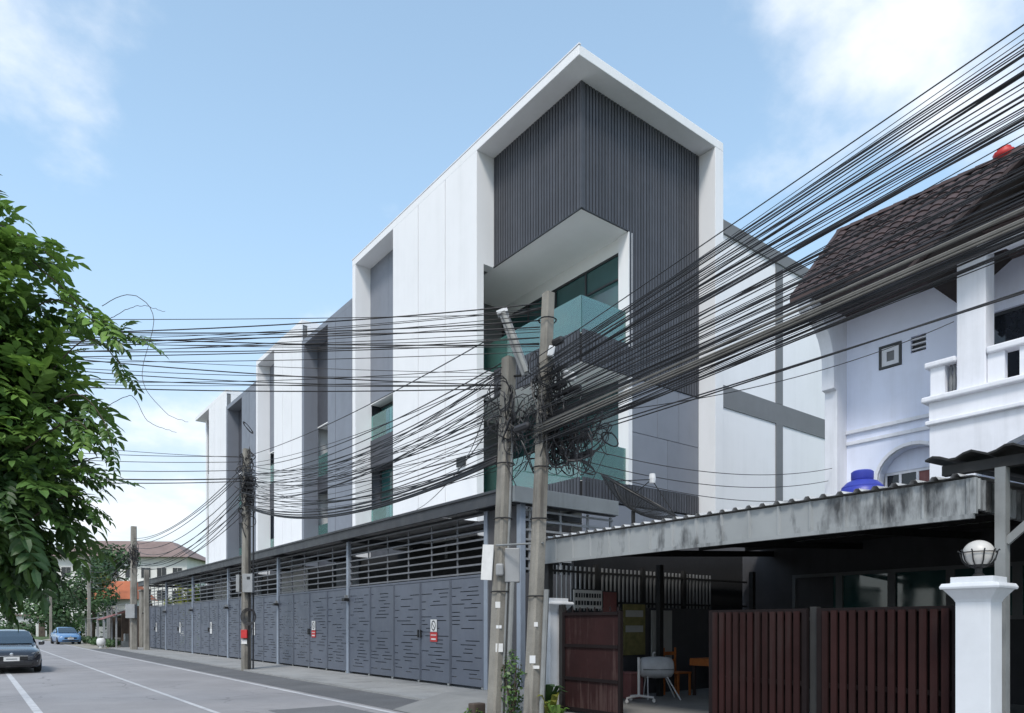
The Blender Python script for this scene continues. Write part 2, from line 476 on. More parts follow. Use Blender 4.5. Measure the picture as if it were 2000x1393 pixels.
def railing_x(parent, x, y0, y1, z0, z1, n):
    for i in range(n):
        a = y0+(y1-y0)*i/n+.01; b = y0+(y1-y0)*(i+1)/n-.01
        box('railing_pane', x, x+.014, a, b, z0, z1, M['rail'], parent)
def white_panels(parent, ys, z0, z1, m, x=X0, th=.28):
    box('wall_backing', x+.05, x+th-.01, ys[0]+.03, ys[-1]-.03, z0, z1-.02, M['band'], parent)
    for a, b in zip(ys[:-1], ys[1:]):
        box('wall_panel', x, x+.06, a+(.022 if a != ys[0] else 0), b-(.022 if b != ys[-1] else 0), z0, z1, M[m], parent, bevel=.004)

# --- corner house with the big white frame
h1 = thing('townhouse', (16, 21, 0), 'white framed corner townhouse with charcoal slat cladding and open corner balconies', 'townhouse', 'row of three storey townhouses')
ZS, ZT = 17.04, 17.32
white_panels(h1, (18.76, 20.65, 22.5, 24.4), 4.56, ZS, 'white')
rt = MB()
rt.box(13.0, 13.27, 18.73, 18.76, 4.56, ZS)
rt.box(13.27, 13.74, 18.73, 19.1, 13.44, ZS).box(13.27, 13.74, 18.73, 19.1, 9.14, 9.98).box(13.27, 13.74, 18.73, 19.1, 4.56, 5.75)
rt.build('wall_return', M['white'], h1)
rt = MB().box(13.0, 13.27, 24.4, 24.43, 4.56, ZS).box(13.27, 13.74, 24.2, 24.43, 4.56, ZS)
rt.build('wall_return', M['white'], h1)
MB().prism([(13.0,13.9),(19.4,13.9),(19.4,28.12),(13.0,28.12)], ZS, ZT, 'z').build('roof_slab', M['white'], h1, bevel=.015)
box('parapet_flashing', 12.985, 13.06, 13.885, 28.13, ZT, ZT+.035, M['nwhite'], h1)
box('frame_post', 13.002, 13.76, 27.8, 28.1, 4.56, ZS-.002, M['white'], h1)
box('frame_post', 18.97, 19.398, 13.902, 14.62, 0, ZS-.002, M['white'], h1, bevel=.008)
# cladding volume
box('core_wall', 15.8, 19.39, 14.63, 28.1, 0, ZS-.004, M['white'], h1)
box('cladding_backing', 13.74, 18.97, 14.6, 18.74, 13.47, ZS-.003, M['slatback'], h1)
box('upper_wall', 13.74, 15.8, 18.74, 28.1, 13.47, ZS-.003, M['white'], h1)
box('cladding_backing', 15.66, 18.97, 14.59, 14.66, 9.12, 13.47, M['slatback'], h1)
slats_x(h1, 14.60, 18.72, 13.45, ZS-.01)
slats_y(h1, 13.72, 15.62, 13.45, ZS-.01)
slats_y(h1, 15.62, 18.95, 9.12, ZS-.01)
box('corner_trim', 13.655, 13.735, 14.505, 14.585, 13.45, ZS-.01, M['slat'], h1)
box('balcony_soffit', 13.70, 15.8, 14.56, 21.0, 13.435, 13.465, M['soffit'], h1)
box('soffit_edge', 13.66, 13.70, 14.52, 18.74, 13.43, 13.47, M['frame'], h1)
box('soffit_edge', 13.70, 15.62, 14.52, 14.56, 13.43, 13.47, M['frame'], h1)
for z0, z1 in ((9.14, 9.95), (5.05, 5.75)):
    box('balcony_slab', 13.74, 15.8, 14.6, 24.2, z0, z1, M['slatback'], h1)
    box('balcony_floor', 13.75, 15.8, 14.61, 21, z1, z1+.02, M['soffit'], h1)
    box('balcony_soffit', 13.745, 15.8, 14.605, 21, z0-.02, z0, M['soffit'], h1)
slats_x(h1, 14.60, 18.72, 9.12, 10.05)
slats_y(h1, 13.72, 15.62, 9.12, 10.05)
slats_x(h1, 14.60, 18.72, 5.0, 5.85)
slats_y(h1, 13.72, 18.95, 5.25, 5.85)
# window walls behind the balconies
box('window_header', 15.66, 15.80, 14.93, 21, 13.02, 13.434, M['soffit'], h1)
glass_wall(h1, 15.70, 14.95, 20.9, 9.97, 13.02, 4, 12.2)
glass_wall(h1, 15.70, 14.95, 20.9, 5.77, 9.12, 4, 8.35)
box('jamb', 15.60, 15.76, 14.52, 14.94, 9.99, 13.432, M['white'], h1)
box('jamb', 15.60, 15.76, 14.52, 14.94, 5.86, 9.118, M['white'], h1)
box('balcony_end_wall', 13.3, 15.8, 21.0, 21.15, 4, 13.43, M['band'], h1)
railing_x(h1, 13.76, 14.62, 21.0, 9.97, 11.05, 4)
railing_x(h1, 13.76, 14.62, 21.0, 5.77, 6.95, 4)
for z0, z1 in ((9.97, 11.05), (5.77, 6.95)):
    box('railing_pane', 13.79, 15.58, 14.62, 14.634, z0, z1, M['rail'], h1)
# grey cladding panels low on the side
box('panel_backing', 15.77, 18.97, 14.60, 14.66, 3.5, 9.12, M['slatback'], h1)
for x0, x1, z0, z1 in ((15.79,16.92,7.48,9.10),(16.935,17.95,7.48,9.10),(17.965,18.96,7.48,9.10),
                       (15.79,17.40,5.87,7.465),(17.415,18.96,5.87,7.465),(13.76,16.3,3.5,5.2),(16.32,18.96,3.5,5.2)):
    box('cladding_panel', x0, x1, 14.545, 14.60, z0, z1, M['panel'], h1, bevel=.004)
# recess on the far side of the white wall
def recess(parent, y0, y1, z_top, pm, dm, zc=(11.55, 10.9, 9.2, 8.3), xg=14.5):
    box('upper_panel', XR, XR+.08, y0, (y0+y1)/2-.006, zc[0], z_top, M[pm], parent)
    box('upper_panel', XR, XR+.08, (y0+y1)/2+.006, y1, zc[0], z_top, M[pm], parent)
    box('panel_soffit', XR+.002, xg+.05, y0, y1, zc[0]-.05, zc[0]-.002, M['soffit'], parent)
    glass_wall(parent, xg, y0, y1, zc[2]+.02, zc[0]-.06, 3)
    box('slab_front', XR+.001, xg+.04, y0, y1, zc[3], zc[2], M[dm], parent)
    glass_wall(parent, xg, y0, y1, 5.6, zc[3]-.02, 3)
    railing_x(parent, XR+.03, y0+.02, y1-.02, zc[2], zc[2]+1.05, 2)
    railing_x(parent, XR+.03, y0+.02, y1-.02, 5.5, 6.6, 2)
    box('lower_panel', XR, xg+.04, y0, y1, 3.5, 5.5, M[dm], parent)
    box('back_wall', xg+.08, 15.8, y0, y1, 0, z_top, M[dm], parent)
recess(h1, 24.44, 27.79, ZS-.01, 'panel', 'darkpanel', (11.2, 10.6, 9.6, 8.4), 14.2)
# small fittings
box('wall_vent', 12.93, 12.999, 19.35, 19.85, 6.95, 7.25, M['black'], h1, bevel=.01)
box('ground_floor_shade_front', 13.33, 13.45, 14.7, 28.1, 0, 4.5, M['slatback'], h1)  # near-black front: the deep shade behind the bars is put into its colour
# --- rear wing with grey bands, white render
h1b = h1
box('rear_wall', 19.402, 29, 14.0, 24, 0, 14.45, M['white'], h1)
box('rear_parapet', 19.402, 29.05, 13.93, 24.05, 14.45, 14.88, M['band'], h1)
box('rear_band', 19.403, 29, 13.965, 14.02, 8.78, 9.50, M['band'], h1)
box('rear_band', 22.56, 22.98, 13.96, 14.02, 9.503, 14.447, M['band'], h1)
box('rear_band', 22.56, 22.98, 13.96, 14.02, 0, 8.777, M['band'], h1)

# --- the other houses of the row
def house(y0, ys, y1, ztop, wm, pm, dm, joints, zc, xg, label, post=True):
    h = thing('townhouse', (16, (y0+y1)/2, 0), label, 'townhouse', 'row of three storey townhouses')
    zs = ztop-.26
    yj = [y0+.01] + joints + [ys]
    white_panels(h, yj, 4.56, zs, wm)
    MB().box(13.0, 13.27, ys, ys+.025, 4.56, zs).box(13.27, 13.72, ys-.2, ys+.025, 4.56, zs).build('wall_return', M[wm], h)
    box('roof_slab', 13.0, 21, y0+.01, y1, zs, ztop, M[wm], h, bevel=.012)
    if post: box('frame_post', 13.002, 13.74, y1-.26, y1-.002, 4.56, zs-.002, M[wm], h)
    box('core_wall', 15.8, 20.9, y0+.01, y1-.01, 0, zs-.003, M['white'], h)
    box('side_wall', 13.3, 15.8, y0+.01, ys-.25, 0, zs-.003, M[wm], h)
    box('ground_floor_shade_front', 13.33, 13.45, y0+.01, y1-.01, 0, 4.5, M['slatback'], h)  # near-black, shade under the canopy painted in
    ye = y1-.27 if post else y1-.8
    recess(h, ys+.03, ye, zs-.01, pm, dm, zc, xg)
    if not post: box('end_wall', XR-.1, 15.8, y1-.79, y1-.5, 0, zs-.003, M['white'], h)
    return h
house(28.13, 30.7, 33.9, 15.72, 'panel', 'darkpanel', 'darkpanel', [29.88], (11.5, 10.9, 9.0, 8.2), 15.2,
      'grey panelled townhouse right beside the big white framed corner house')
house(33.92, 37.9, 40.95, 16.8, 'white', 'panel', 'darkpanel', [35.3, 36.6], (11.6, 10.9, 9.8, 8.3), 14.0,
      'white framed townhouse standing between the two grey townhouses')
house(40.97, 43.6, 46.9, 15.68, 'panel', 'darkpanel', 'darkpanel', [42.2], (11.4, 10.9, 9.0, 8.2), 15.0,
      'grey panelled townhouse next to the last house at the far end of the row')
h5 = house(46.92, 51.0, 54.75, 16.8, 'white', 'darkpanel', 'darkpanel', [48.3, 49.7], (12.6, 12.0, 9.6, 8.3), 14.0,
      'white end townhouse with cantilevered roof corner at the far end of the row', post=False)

# ------------------------------------------------------------------ car-port canopy, screens and gates
cn = thing('carport_canopy', (11, 34, 0), 'long dark steel canopy over the gates in front of the townhouses', 'canopy')
box('front_fascia', 9.58, 9.66, 12.42, 56.6, 4.42, 4.72, M['fascia'], cn, bevel=.01)
box('gutter_lip', 9.54, 9.60, 12.40, 56.6, 4.70, 4.76, M['fascia'], cn)
box('end_fascia', 9.58, 12.9, 12.34, 12.415, 4.40, 4.76, M['fascia_lit'], cn, bevel=.01)
rf = MB()
n = 220
for (ya, yb) in ((12.42, 56.6),):
    mx = []
    for i in range(n+1):
        y = ya+(yb-ya)*i/n
        mx.append((y, .02 if i % 2 else 0))
    for i in range(n):
        (a, za), (b, zb) = mx[i], mx[i+1]
        if a < 16.5:      # daylight strip near the end
            rf.poly((9.6,a,4.60+za),(10.9,a,4.62+za),(10.9,b,4.62+zb),(9.6,b,4.60+zb))
            rf.poly((11.6,a,4.62+za),(13.0,a,4.64+za),(13.0,b,4.64+zb),(11.6,b,4.62+zb))
        else:
            rf.poly((9.6,a,4.60+za),(13.0,a,4.64+za),(13.0,b,4.64+zb),(9.6,b,4.60+zb))
rf.build('roof_sheet', M['corrtop'], cn)
PY = [13.9, 21.8, 28.5, 35.5, 42.4, 49.2, 55.9]
for i, y in enumerate([12.6]+PY):
    box('post', 9.90, 10.05, y-.075, y+.075, .03, 4.42, M['post'], cn, bevel=.008)
    box('beam', 9.66, 13.0, y-.06, y+.06, 4.40, 4.55, M['fascia'], cn)
    if i > 1:
        lamp = box('post_lamp', 9.72, 9.90, y-.16, y+.05, 2.44, 2.54, M['black'], cn, bevel=.015)
        box('lamp_arm', 9.80, 9.9, y-.06, y-.02, 2.54, 2.64, M['boxgrey'], lamp)
for x in (10.6, 11.5, 12.4):
    box('purlin', x-.04, x+.04, 12.42, 56.5, 4.552, 4.60, M['fascia'], cn)
SIDES = ['beside the twin utility poles', 'between the first and second grey posts', 'behind the pole with the meter boxes',
         'third bay from the far end', 'second bay from the far end', 'last bay at the far end']
SIDEG = ['red and white notice, nearest the twin poles', 'with pale notice, next to the widest gate',
         'behind the meter box pole', 'third from the far end of the canopy', 'second from the far end of the canopy', 'last at the far end of the canopy']
def slotted(mb, y0, y1, z0, z1, x, th, rg):
    """steel sheet with horizontal slots cut through it"""
    z = z0
    pitch = .104
    top = z1-.12
    mb.box(x, x+th, y0, y1, z0, z0+.10); z = z0+.10
    while z + pitch < top:
        sh = .021
        solid = pitch-sh
        mb.box(x, x+th, y0, y1, z, z+solid)
        zz = z+solid
        cuts = []
        p = y0+.06+rg.uniform(0, .5)
        while p < y1-.2:
            l = rg.uniform(.30, .85)
            e = min(p+l, y1-.05)
            if e-p > .12 and rg.random() < .82: cuts.append((p, e))
            p = e+rg.uniform(.22, .7)
        q = y0
        for a, b in cuts:
            mb.box(x, x+th, q, a, zz, zz+sh); q = b
        mb.box(x, x+th, q, y1, zz, zz+sh)
        z += pitch
    mb.box(x, x+th, y0, y1, z, z1)
for k in range(6):
    a, b = PY[k]+.08, PY[k+1]-.08
    rg = random.Random(100+k)
    sc = thing('louvre_screen', (9.97, (a+b)/2, 2.9), 'open screen of horizontal steel bars above gate, ' + SIDES[k], 'screen', 'bar screens over the gates')
    nb = 8
    for i in range(nb):
        z = 2.95 + i*(4.36-2.95)/(nb-1)
        box('slat', 9.955, 9.985, a, b, z-.022, z+.022, M['louvre'], sc)
    nm = max(4, int((b-a)/1.15))
    for i in range(nm+1):
        y = a+.02+(b-a-.04)*i/nm
        box('mullion', 9.987, 10.02, y-.018, y+.018, 2.90, 4.38, M['louvre'], sc)
    gt = thing('metal_gate', (9.97, (a+b)/2, .05), 'slate grey folding steel gate with cut slots, ' + SIDEG[k], 'gate', 'slotted steel gates')
    nl = 5 if k == 0 else 4
    wl = (b-a)/nl
    for i in range(nl):
        y0, y1 = a+i*wl+.012, a+(i+1)*wl-.012
        mb = MB(); slotted(mb, y0, y1, .12, 2.83, 9.94, .03, rg)
        lf = mb.build('leaf', M['gate'], gt)
        fr = MB().box(9.972, 10.01, y0, y0+.045, .12, 2.83).box(9.972, 10.01, y1-.045, y1, .12, 2.83).box(9.972, 10.01, y0+.045, y1-.045, 1.42, 1.47)
        fr.box(9.925, 9.939, y0, y0+.03, .12, 2.83).box(9.925, 9.939, y1-.03, y1, .12, 2.83)
        fr.build('leaf_frame', M['gate'], lf)
        MB().lathe([(.045,-.02),(.05,-.012),(.05,.012),(.045,.02)], (9.96, y0+.1, .095), 12, 'x').build('wheel', M['pipe'], lf)
    mid = a + wl*(2 if k == 0 else 2)
    # pull handles either side of the middle seam
    for s in (-1, 1):
        yy = mid + s*.07 + (0 if k else wl*0)
        MB().box(9.885, 9.915, yy-.02, yy+.02, 1.30, 1.52).box(9.915, 9.94, yy-.015, yy+.015, 1.32, 1.35).box(9.915, 9.94, yy-.015, yy+.015, 1.47, 1.50).build('handle', M['black'], gt)
    ys = mid - (.74 if k == 0 else .42)
    sw = .16
    pl = box('notice', 9.915, 9.924, ys-sw, ys+sw, 1.47, 1.80, M['stickw'], gt)
    ring = MB()
    for q in range(20):
        t0, t1 = 2*math.pi*q/20, 2*math.pi*(q+1)/20
        for r0, r1 in ((.085, .11),):
            ring.poly((9.911, ys+r0*math.cos(t0), 1.635+r0*math.sin(t0)*1.25), (9.911, ys+r1*math.cos(t0), 1.635+r1*math.sin(t0)*1.25),
                      (9.911, ys+r1*math.cos(t1), 1.635+r1*math.sin(t1)*1.25), (9.911, ys+r0*math.cos(t1), 1.635+r0*math.sin(t1)*1.25))
    ring.beam((9.911, ys+.07, 1.71), (9.911, ys-.07, 1.56), .004, .022, (1,0,0))
    ring.build('no_parking_mark', M['black'], pl)
    rp = box('red_notice', 9.915, 9.924, ys-sw-.02, ys+sw+.02, 1.20, 1.455, M['red'] if k < 2 else M['stickw'], gt)
    box('white_line', 9.910, 9.914, ys-sw+.04, ys+sw-.04, 1.25, 1.29, M['stickw'], rp)
    box('white_line', 9.910, 9.914, ys-sw+.02, ys+sw-.02, 1.37, 1.39, M['stickw'], rp)
    box('gate_header', 9.93, 10.03, a, b, 2.84, 2.90, M['gate'], gt)
# end screen on the return side of the car port
es = thing('louvre_screen', (11.4, 12.6, 2.9), 'end screen of horizontal steel bars above the stained sheet roof', 'screen')
for i in range(7):
    z = 2.95+i*.225
    box('slat', 10.06, 12.95, 12.585, 12.615, z-.025, z+.025, M['boxgrey'], es)
for x in (10.25, 11.2, 12.1, 12.9):
    box('mullion', x-.03, x+.03, 12.616, 12.65, 2.3, 4.38, M['boxgrey'], es)
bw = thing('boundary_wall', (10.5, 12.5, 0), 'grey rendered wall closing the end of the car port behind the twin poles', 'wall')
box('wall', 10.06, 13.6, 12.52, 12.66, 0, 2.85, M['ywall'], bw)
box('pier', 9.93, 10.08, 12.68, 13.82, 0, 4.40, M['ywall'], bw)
fe = thing('end_pier', (9.9, 56.5, 0), 'mouldy concrete pier ending the gate row at the far end', 'pier')
box('shaft', 9.7, 10.3, 56.1, 57.0, 0, 4.1, M['pole'], fe, bevel=.03)
box('cap', 9.65, 10.35, 56.05, 57.05, 4.1, 4.2, M['pole'], fe, bevel=.02)
# ------------------------------------------------------------------ lavender house next door
nh = thing('neighbour_house', (20, 4, 0), 'pale lavender two storey house with dark tiled roof and white balcony', 'house')
XN = 17.75
def arc(cx, cz, r, rz, a0, a1, n):
    return [(cx+r*math.cos(R(a0+(a1-a0)*i/n)), cz+rz*math.sin(R(a0+(a1-a0)*i/n))) for i in range(n+1)]
# front wall with openings cut as blocks round the small window, vent, balcony door and arched opening
wl = MB()
wl.box(XN, XN+.25, 8.20, 9.0, 0, 9.6).box(XN, XN+.25, 7.66, 8.20, 8.50, 9.6).box(XN, XN+.25, 7.66, 8.20, 6.1, 7.92)
wl.box(XN, XN+.25, 7.46, 7.66, 6.1, 9.6).box(XN, XN+.25, 7.12, 7.46, 8.51, 9.6).box(XN, XN+.25, 7.12, 7.46, 6.1, 8.12)
wl.box(XN, XN+.25, 5.90, 7.12, 6.1, 9.6).box(XN, XN+.25, 4.2, 5.90, 8.50, 9.6).box(XN, XN+.25, -2, 4.2, 6.1, 9.6).box(XN, XN+.25, 4.2, 5.9, 6.1, 6.5)
wl.box(XN, XN+.25, -2, 6.62, 0, 6.1)
wl.build('front_wall', M['lav'], nh)
ap = [(8.20,6.1),(6.62,6.1),(6.62,5.2)] + arc(7.41, 5.2, .79, .72, 180, 0, 12)[1:]
MB().prism(ap, XN, XN+.25, 'x').build('arch_spandrel', M['lav'], nh)
tr = MB()
pts = [(XN-.03, y, z) for y, z in arc(7.41, 5.2, .84, .77, 180, 0, 14)]
for i in range(14): tr.beam(pts[i], pts[i+1], .08, .10, (1,0,0))
tr.build('arch_trim', M['nwhite'], nh)
box('rear_volume', XN+1.2, 25, -2, 9.0, 0, 9.55, M['lav'], nh)
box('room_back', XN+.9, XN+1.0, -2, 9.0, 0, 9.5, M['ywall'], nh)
# windows
w = MB(); 
for a, b, c, d in ((8.19,8.14,7.93,8.49),(7.72,7.67,7.93,8.49)): w.box(XN-.03, XN+.05, b, a, c, d)
w.box(XN-.03, XN+.05, 7.72, 8.14, 8.44, 8.49).box(XN-.03, XN+.05, 7.72, 8.14, 7.93, 7.98)
w = w.build('window', M['frame'], nh)
s = MB().box(XN+.0, XN+.06, 8.02, 8.135, 7.985, 8.435).box(XN+.0, XN+.06, 7.725, 7.84, 7.985, 8.435).box(XN+.0, XN+.06, 7.84, 8.02, 8.33, 8.435).box(XN+.0, XN+.06, 7.84, 8.02, 7.985, 8.09)
s.build('sash', M['nwhite'], w)
box('pane', XN+.03, XN+.05, 7.84, 8.02, 8.09, 8.33, M['band'], w)
v = box('wall_vent', XN+.10, XN+.14, 7.12, 7.46, 8.12, 8.51, M['black'], nh)
for i in range(3): box('vent_blade', XN+.02, XN+.10, 7.125, 7.455, 8.19+i*.12, 8.215+i*.12, M['nwhite'], v)
bwn = MB().box(XN+.08, XN+.14, 4.2, 4.27, 6.5, 8.5).box(XN+.08, XN+.14, 5.83, 5.9, 6.5, 8.5).box(XN+.08, XN+.14, 4.27, 5.83, 8.43, 8.5).box(XN+.08, XN+.14, 4.99, 5.05, 6.5, 8.43).build('window', M['frame'], nh)
box('pane', XN+.10, XN+.12, 4.27, 4.99, 6.5, 8.43, M['nglass'], bwn); box('pane', XN+.10, XN+.12, 5.05, 5.83, 6.5, 8.43, M['nglass'], bwn)
gw = MB()
for y in (6.62, 7.0, 7.4, 7.8, 8.14): gw.box(XN+.30, XN+.36, y, y+.06, 3.6, 5.35)
gw.box(XN+.30, XN+.36, 6.62, 8.2, 5.35, 5.42).box(XN+.299, XN+.359, 6.62, 8.2, 4.78, 4.84)
gw = gw.build('window', M['nwhite'], nh)
for i, (a, b) in enumerate(((6.68,7.0),(7.06,7.4),(7.46,7.8),(7.86,8.14))):
    box('pane', XN+.325, XN+.335, a, b, 3.6, 5.35, (M['nglass'], M['rust'], M['nglass'], M['nglass'])[i], gw)
box('window_wall', XN+.28, XN+.45, 6.5, 8.3, 5.42, 6.2, M['lav'], nh)
# mouldings
for z, d in ((6.50,.07),(6.22,.05)):
    box('moulding', XN-d, XN+.001, 6.44, 9.0, z, z+.09, M['nwhite'], nh, bevel=.01)
# end fin that flares out under the eave
fin = [(XN+.3,0),(XN+.3,9.66),(15.95,9.66),(16.0,9.30)] + [(x, z) for x, z in arc(16.1, 8.2, 1.0, 1.05, 88, 0, 12)] + [(17.1,7.58),(17.25,7.55),(17.25,0)]
MB().prism(fin, 9.0, 9.32, 'y').build('end_fin', M['nwhite'], nh, bevel=.015)
# soffit boards
for i in range(12):
    x = 16.02 + i*.148
    box('soffit_board', x, x+.138, -3, 9.0, 9.52, 9.56, M['wood'], nh)
# main roof, tiles one by one on the slope in view
E = Vector((15.95, 0, 9.62)); RDG = Vector((18.3, 0, 12.05)); sl = (RDG-E); SL = sl.length; u = sl.normalized(); nrm = Vector((-u.z, 0, u.x))
MB().poly((E.x,-3,E.z),(RDG.x,-3,RDG.z),(RDG.x,9.45,RDG.z),(E.x,9.45,E.z)).poly((RDG.x,-3,RDG.z),(20.7,-3,9.6),(20.7,9.45,9.6),(RDG.x,9.45,RDG.z)).poly((E.x,9.45,E.z),(RDG.x,9.45,RDG.z),(20.7,9.45,9.6)).build('roof_deck', M['tileold'], nh)
ang = math.atan2(u.z, u.x)
tm = MB(); tw, tl = .285, .30
prof = [(-tw/2, .0), (-tw/4, .035), (0, .045), (tw/4, .035), (tw/2, .0)]
tm.loft([[(0, a, b+.045) for a, b in prof] + [(0, a, b+.02) for a, b in reversed(prof)], [(tl+.05, a, b+.01) for a, b in prof] + [(tl+.05, a, b-.012) for a, b in reversed(prof)]])
tme, _ = tm.mesh('roof_tile', M['tile'], origin=(0,0,0))
nc = int(SL/tl)
for r in range(nc):
    for c in range(22):
        y = 9.35 - c*tw
        if y < 3.4: break
        p = E + u*(r*tl) + nrm*.012
        put('roof_tile', tme, nh, (p.x, y, p.z), (rnd.uniform(-.02,.02), -ang+rnd.uniform(-.015,.015), rnd.uniform(-.02,.02)))
rc = MB()
for i in range(32):
    y = 9.5-i*.36
    rc.loft([[(RDG.x+a, y, RDG.z+b) for a, b in ((-.16,-.02),(-.1,.09),(0,.13),(.1,.09),(.16,-.02))], [(RDG.x+a*.86, y-.40, RDG.z+b*.9) for a, b in ((-.16,-.02),(-.1,.09),(0,.13),(.1,.09),(.16,-.02))]])
rc.build('ridge_cap', M['tile'], nh)
vg_ = MB().beam((E.x, 9.42, E.z+.02), (RDG.x, 9.42, RDG.z+.06), .12, .16); vg_.build('verge_board', M['wood'], nh)
MB().beam((E.x-.02, -3, E.z-.03), (E.x-.02, 9.48, E.z-.03), .05, .16).build('eave_board', M['wood'], nh)
# balcony
BX = 16.2
box('balcony_slab', BX, XN, -1, 6.44, 5.92, 6.42, M['nwhite'], nh)
box('balcony_moulding', BX-.12, XN, -1, 6.56, 6.38, 6.50, M['nwhite'], nh, bevel=.03)
box('balcony_moulding', BX-.07, XN, -1, 6.50, 5.90, 5.99, M['nwhite'], nh, bevel=.02)
box('column', BX+.02, BX+.50, 5.39, 5.92, 6.50, 9.30, M['nwhite'], nh, bevel=.02)
box('corner_post', BX+.02, BX+.26, 6.14, 6.42, 6.50, 7.12, M['nwhite'], nh)
box('handrail', BX-.06, BX+.34, 5.921, 6.52, 7.12, 7.24, M['nwhite'], nh, bevel=.03)
box('handrail', BX+.0, BX+.34, -1, 5.38, 7.12, 7.26, M['nwhite'], nh, bevel=.03)
box('handrail', BX+.34, XN, 6.16, 6.42, 7.12, 7.23, M['nwhite'], nh, bevel=.03)
for y in (5.96, 6.03):
    MB().lathe([(.02,6.5),(.035,6.6),(.05,6.75),(.025,6.95),(.035,7.05),(.02,7.12)], (BX+.15, y+.04, 0), 8).build('baluster', M['band'], nh, smooth=True)
for y in (5.10, 4.55, 4.0, 3.45, 2.9):
    box('baluster', BX+.08, BX+.24, y-.02, y+.28, 6.50, 7.12, M['nwhite'], nh)
# arcade under the balcony
arch = [(6.44,0),(6.44,5.9),(1.0,5.9),(1.0,0),(1.4,0),(1.4,4.6)] + arc(3.5, 4.6, 2.1, .95, 180, 0, 16)[1:-1] + [(5.6,4.6),(5.75,4.6),(5.75,4.4),(5.85,4.4),(5.85,0)]
MB().prism(arch, BX+.03, BX+.35, 'x').build('balcony_arcade', M['nwhite'], nh)
# gable over the balcony
GX = 15.3
A = (GX, 6.40, 8.97); AP = (GX, 4.0, 10.5); B = (GX, 1.6, 8.97)
gr = MB()
for (p, q) in ((A, AP), (AP, B)):
    gr.poly(p, q, (19.0, q[1], q[2]), (19.0, p[1], p[2]))
    gr.poly((p[0], p[1], p[2]-.09), (q[0], q[1], q[2]-.09), (19.0, q[1], q[2]-.09), (19.0, p[1], p[2]-.09))
gr.build('gable_roof', M['tileold'], nh, fix=False)
d = Vector(AP)-Vector(A); gl = d.length; d.normalize(); gn = Vector((0, -d.z, d.y)); gn = gn if gn.z > 0 else -gn
ga = math.atan2(d.z, -d.y)
tm2 = MB(); tm2.loft([[(a, 0, b+.045) for a, b in prof] + [(a, 0, b+.02) for a, b in reversed(prof)], [(a, -tl-.05, b+.01) for a, b in prof] + [(a, -tl-.05, b-.012) for a, b in reversed(prof)]])
tme2, _ = tm2.mesh('roof_tile', M['tile'], origin=(0,0,0))
for r in range(int(gl/tl)):
    for c in range(8):
        p = Vector(A) + d*(r*tl) + gn*.012
        put('roof_tile', tme2, nh, (GX+.15+c*tw, p.y, p.z), (-ga, rnd.uniform(-.02,.02), rnd.uniform(-.02,.02)))
MB().beam((GX-.02, 6.48, 8.90), (GX-.02, 4.0, 10.48), .06, .22, (1,0,0)).build('bargeboard', M['wood'], nh)
MB().beam((GX-.02, 4.0, 10.48), (GX-.02, 1.52, 8.90), .06, .22, (1,0,0)).build('bargeboard', M['wood'], nh)
MB().prism([(5.9,9.15),(4.0,10.30),(2.1,9.15)], BX+.04, BX+.14, 'x').build('pediment', M['nwhite'], nh)
MB().tube([(GX-.05, 4.0, 10.58), (17.2, 4.0, 10.58)], .11, 8).build('ridge_cap', M['tile'], nh)
MB().lathe([(.05,-.1),(.20,.0),(.22,.10),(.12,.16),(.14,.2),(.04,.26)], (18.3, 5.72, 12.10), 10).build('finial', M['red'], nh, smooth=True)
MB().lathe([(.27,9.44),(.27,9.48),(.2,9.52)], (17.0, 5.0, 0), 20).build('ceiling_lamp', M['nwhite'], nh)

# ------------------------------------------------------------------ sheet-metal car port of the neighbour
cp = thing('sheet_carport', (10, 6, .27), 'low car port with stained grey sheet metal fascia beside the white pillar', 'carport')
FX, FZ0, FZ1 = 7.60, 2.715, 3.06
yy = 2.66; k = 0
while yy < 9.05:
    w = .40
    y1 = min(yy+w, 9.08)
    mb = MB()
    th = .012
    pr = []
    q = yy
    mb.box(FX, FX+th, yy+.02, y1-.001, FZ0, FZ1)
    mb.prism([(FX-.022, yy), (FX-.022, yy+.022), (FX, yy+.034), (FX, yy-.012)], FZ0+.001, FZ1-.001, 'z')
    sh_ = mb.build('fascia_sheet', M['corr'], cp)
    yy += w; k += 1
box('fascia_edge', FX-.03, FX+.02, 2.62, 9.1, FZ0-.045, FZ0-.001, M['corr'], cp)
box('end_sheet', FX-.02, FX+.03, 2.60, 2.655, FZ0, FZ1, M['corr'], cp)
for i in range(10):
    x = FX+.03+i*.14
    MB().prism([(x,2.64),(x+.05,2.60),(x+.08,2.60),(x+.139,2.64),(x+.139,2.66),(x,2.66)], FZ0+.05, FZ1, 'z').build('end_sheet', M['corr'], cp)
rs = MB()
y = 2.62; 
while y < 9.1:
    for a, b, za, zb in ((0,.10,.0,.0),(.10,.125,.0,.035),(.125,.165,.035,.035),(.165,.19,.035,.0)):
        rs.poly((FX-.06,y+a,FZ1+.02+za),(FX-.06,y+b,FZ1+.02+zb),(14.5,y+b,FZ1+.42+zb),(14.5,y+a,FZ1+.42+za))
    y += .19
rs.build('roof_sheet', M['corrtop'], cp)
for y in (2.75, 4.9, 7.0, 9.0):
    MB().beam((FX+.03,y,2.86),(14.4,y,3.26),.06,.12).build('rafter', M['darksteel'], cp)
for x in (8.6, 10.2, 11.8, 13.4):
    box('purlin', x, x+.06, 2.7, 9.05, FZ1-.13+(x-FX)*.058, FZ1-.04+(x-FX)*.058, M['darksteel'], cp)
box('front_beam', FX+.04, FX+.12, 2.68, 9.05, FZ0-.02, FZ0+.10, M['darksteel'], cp)
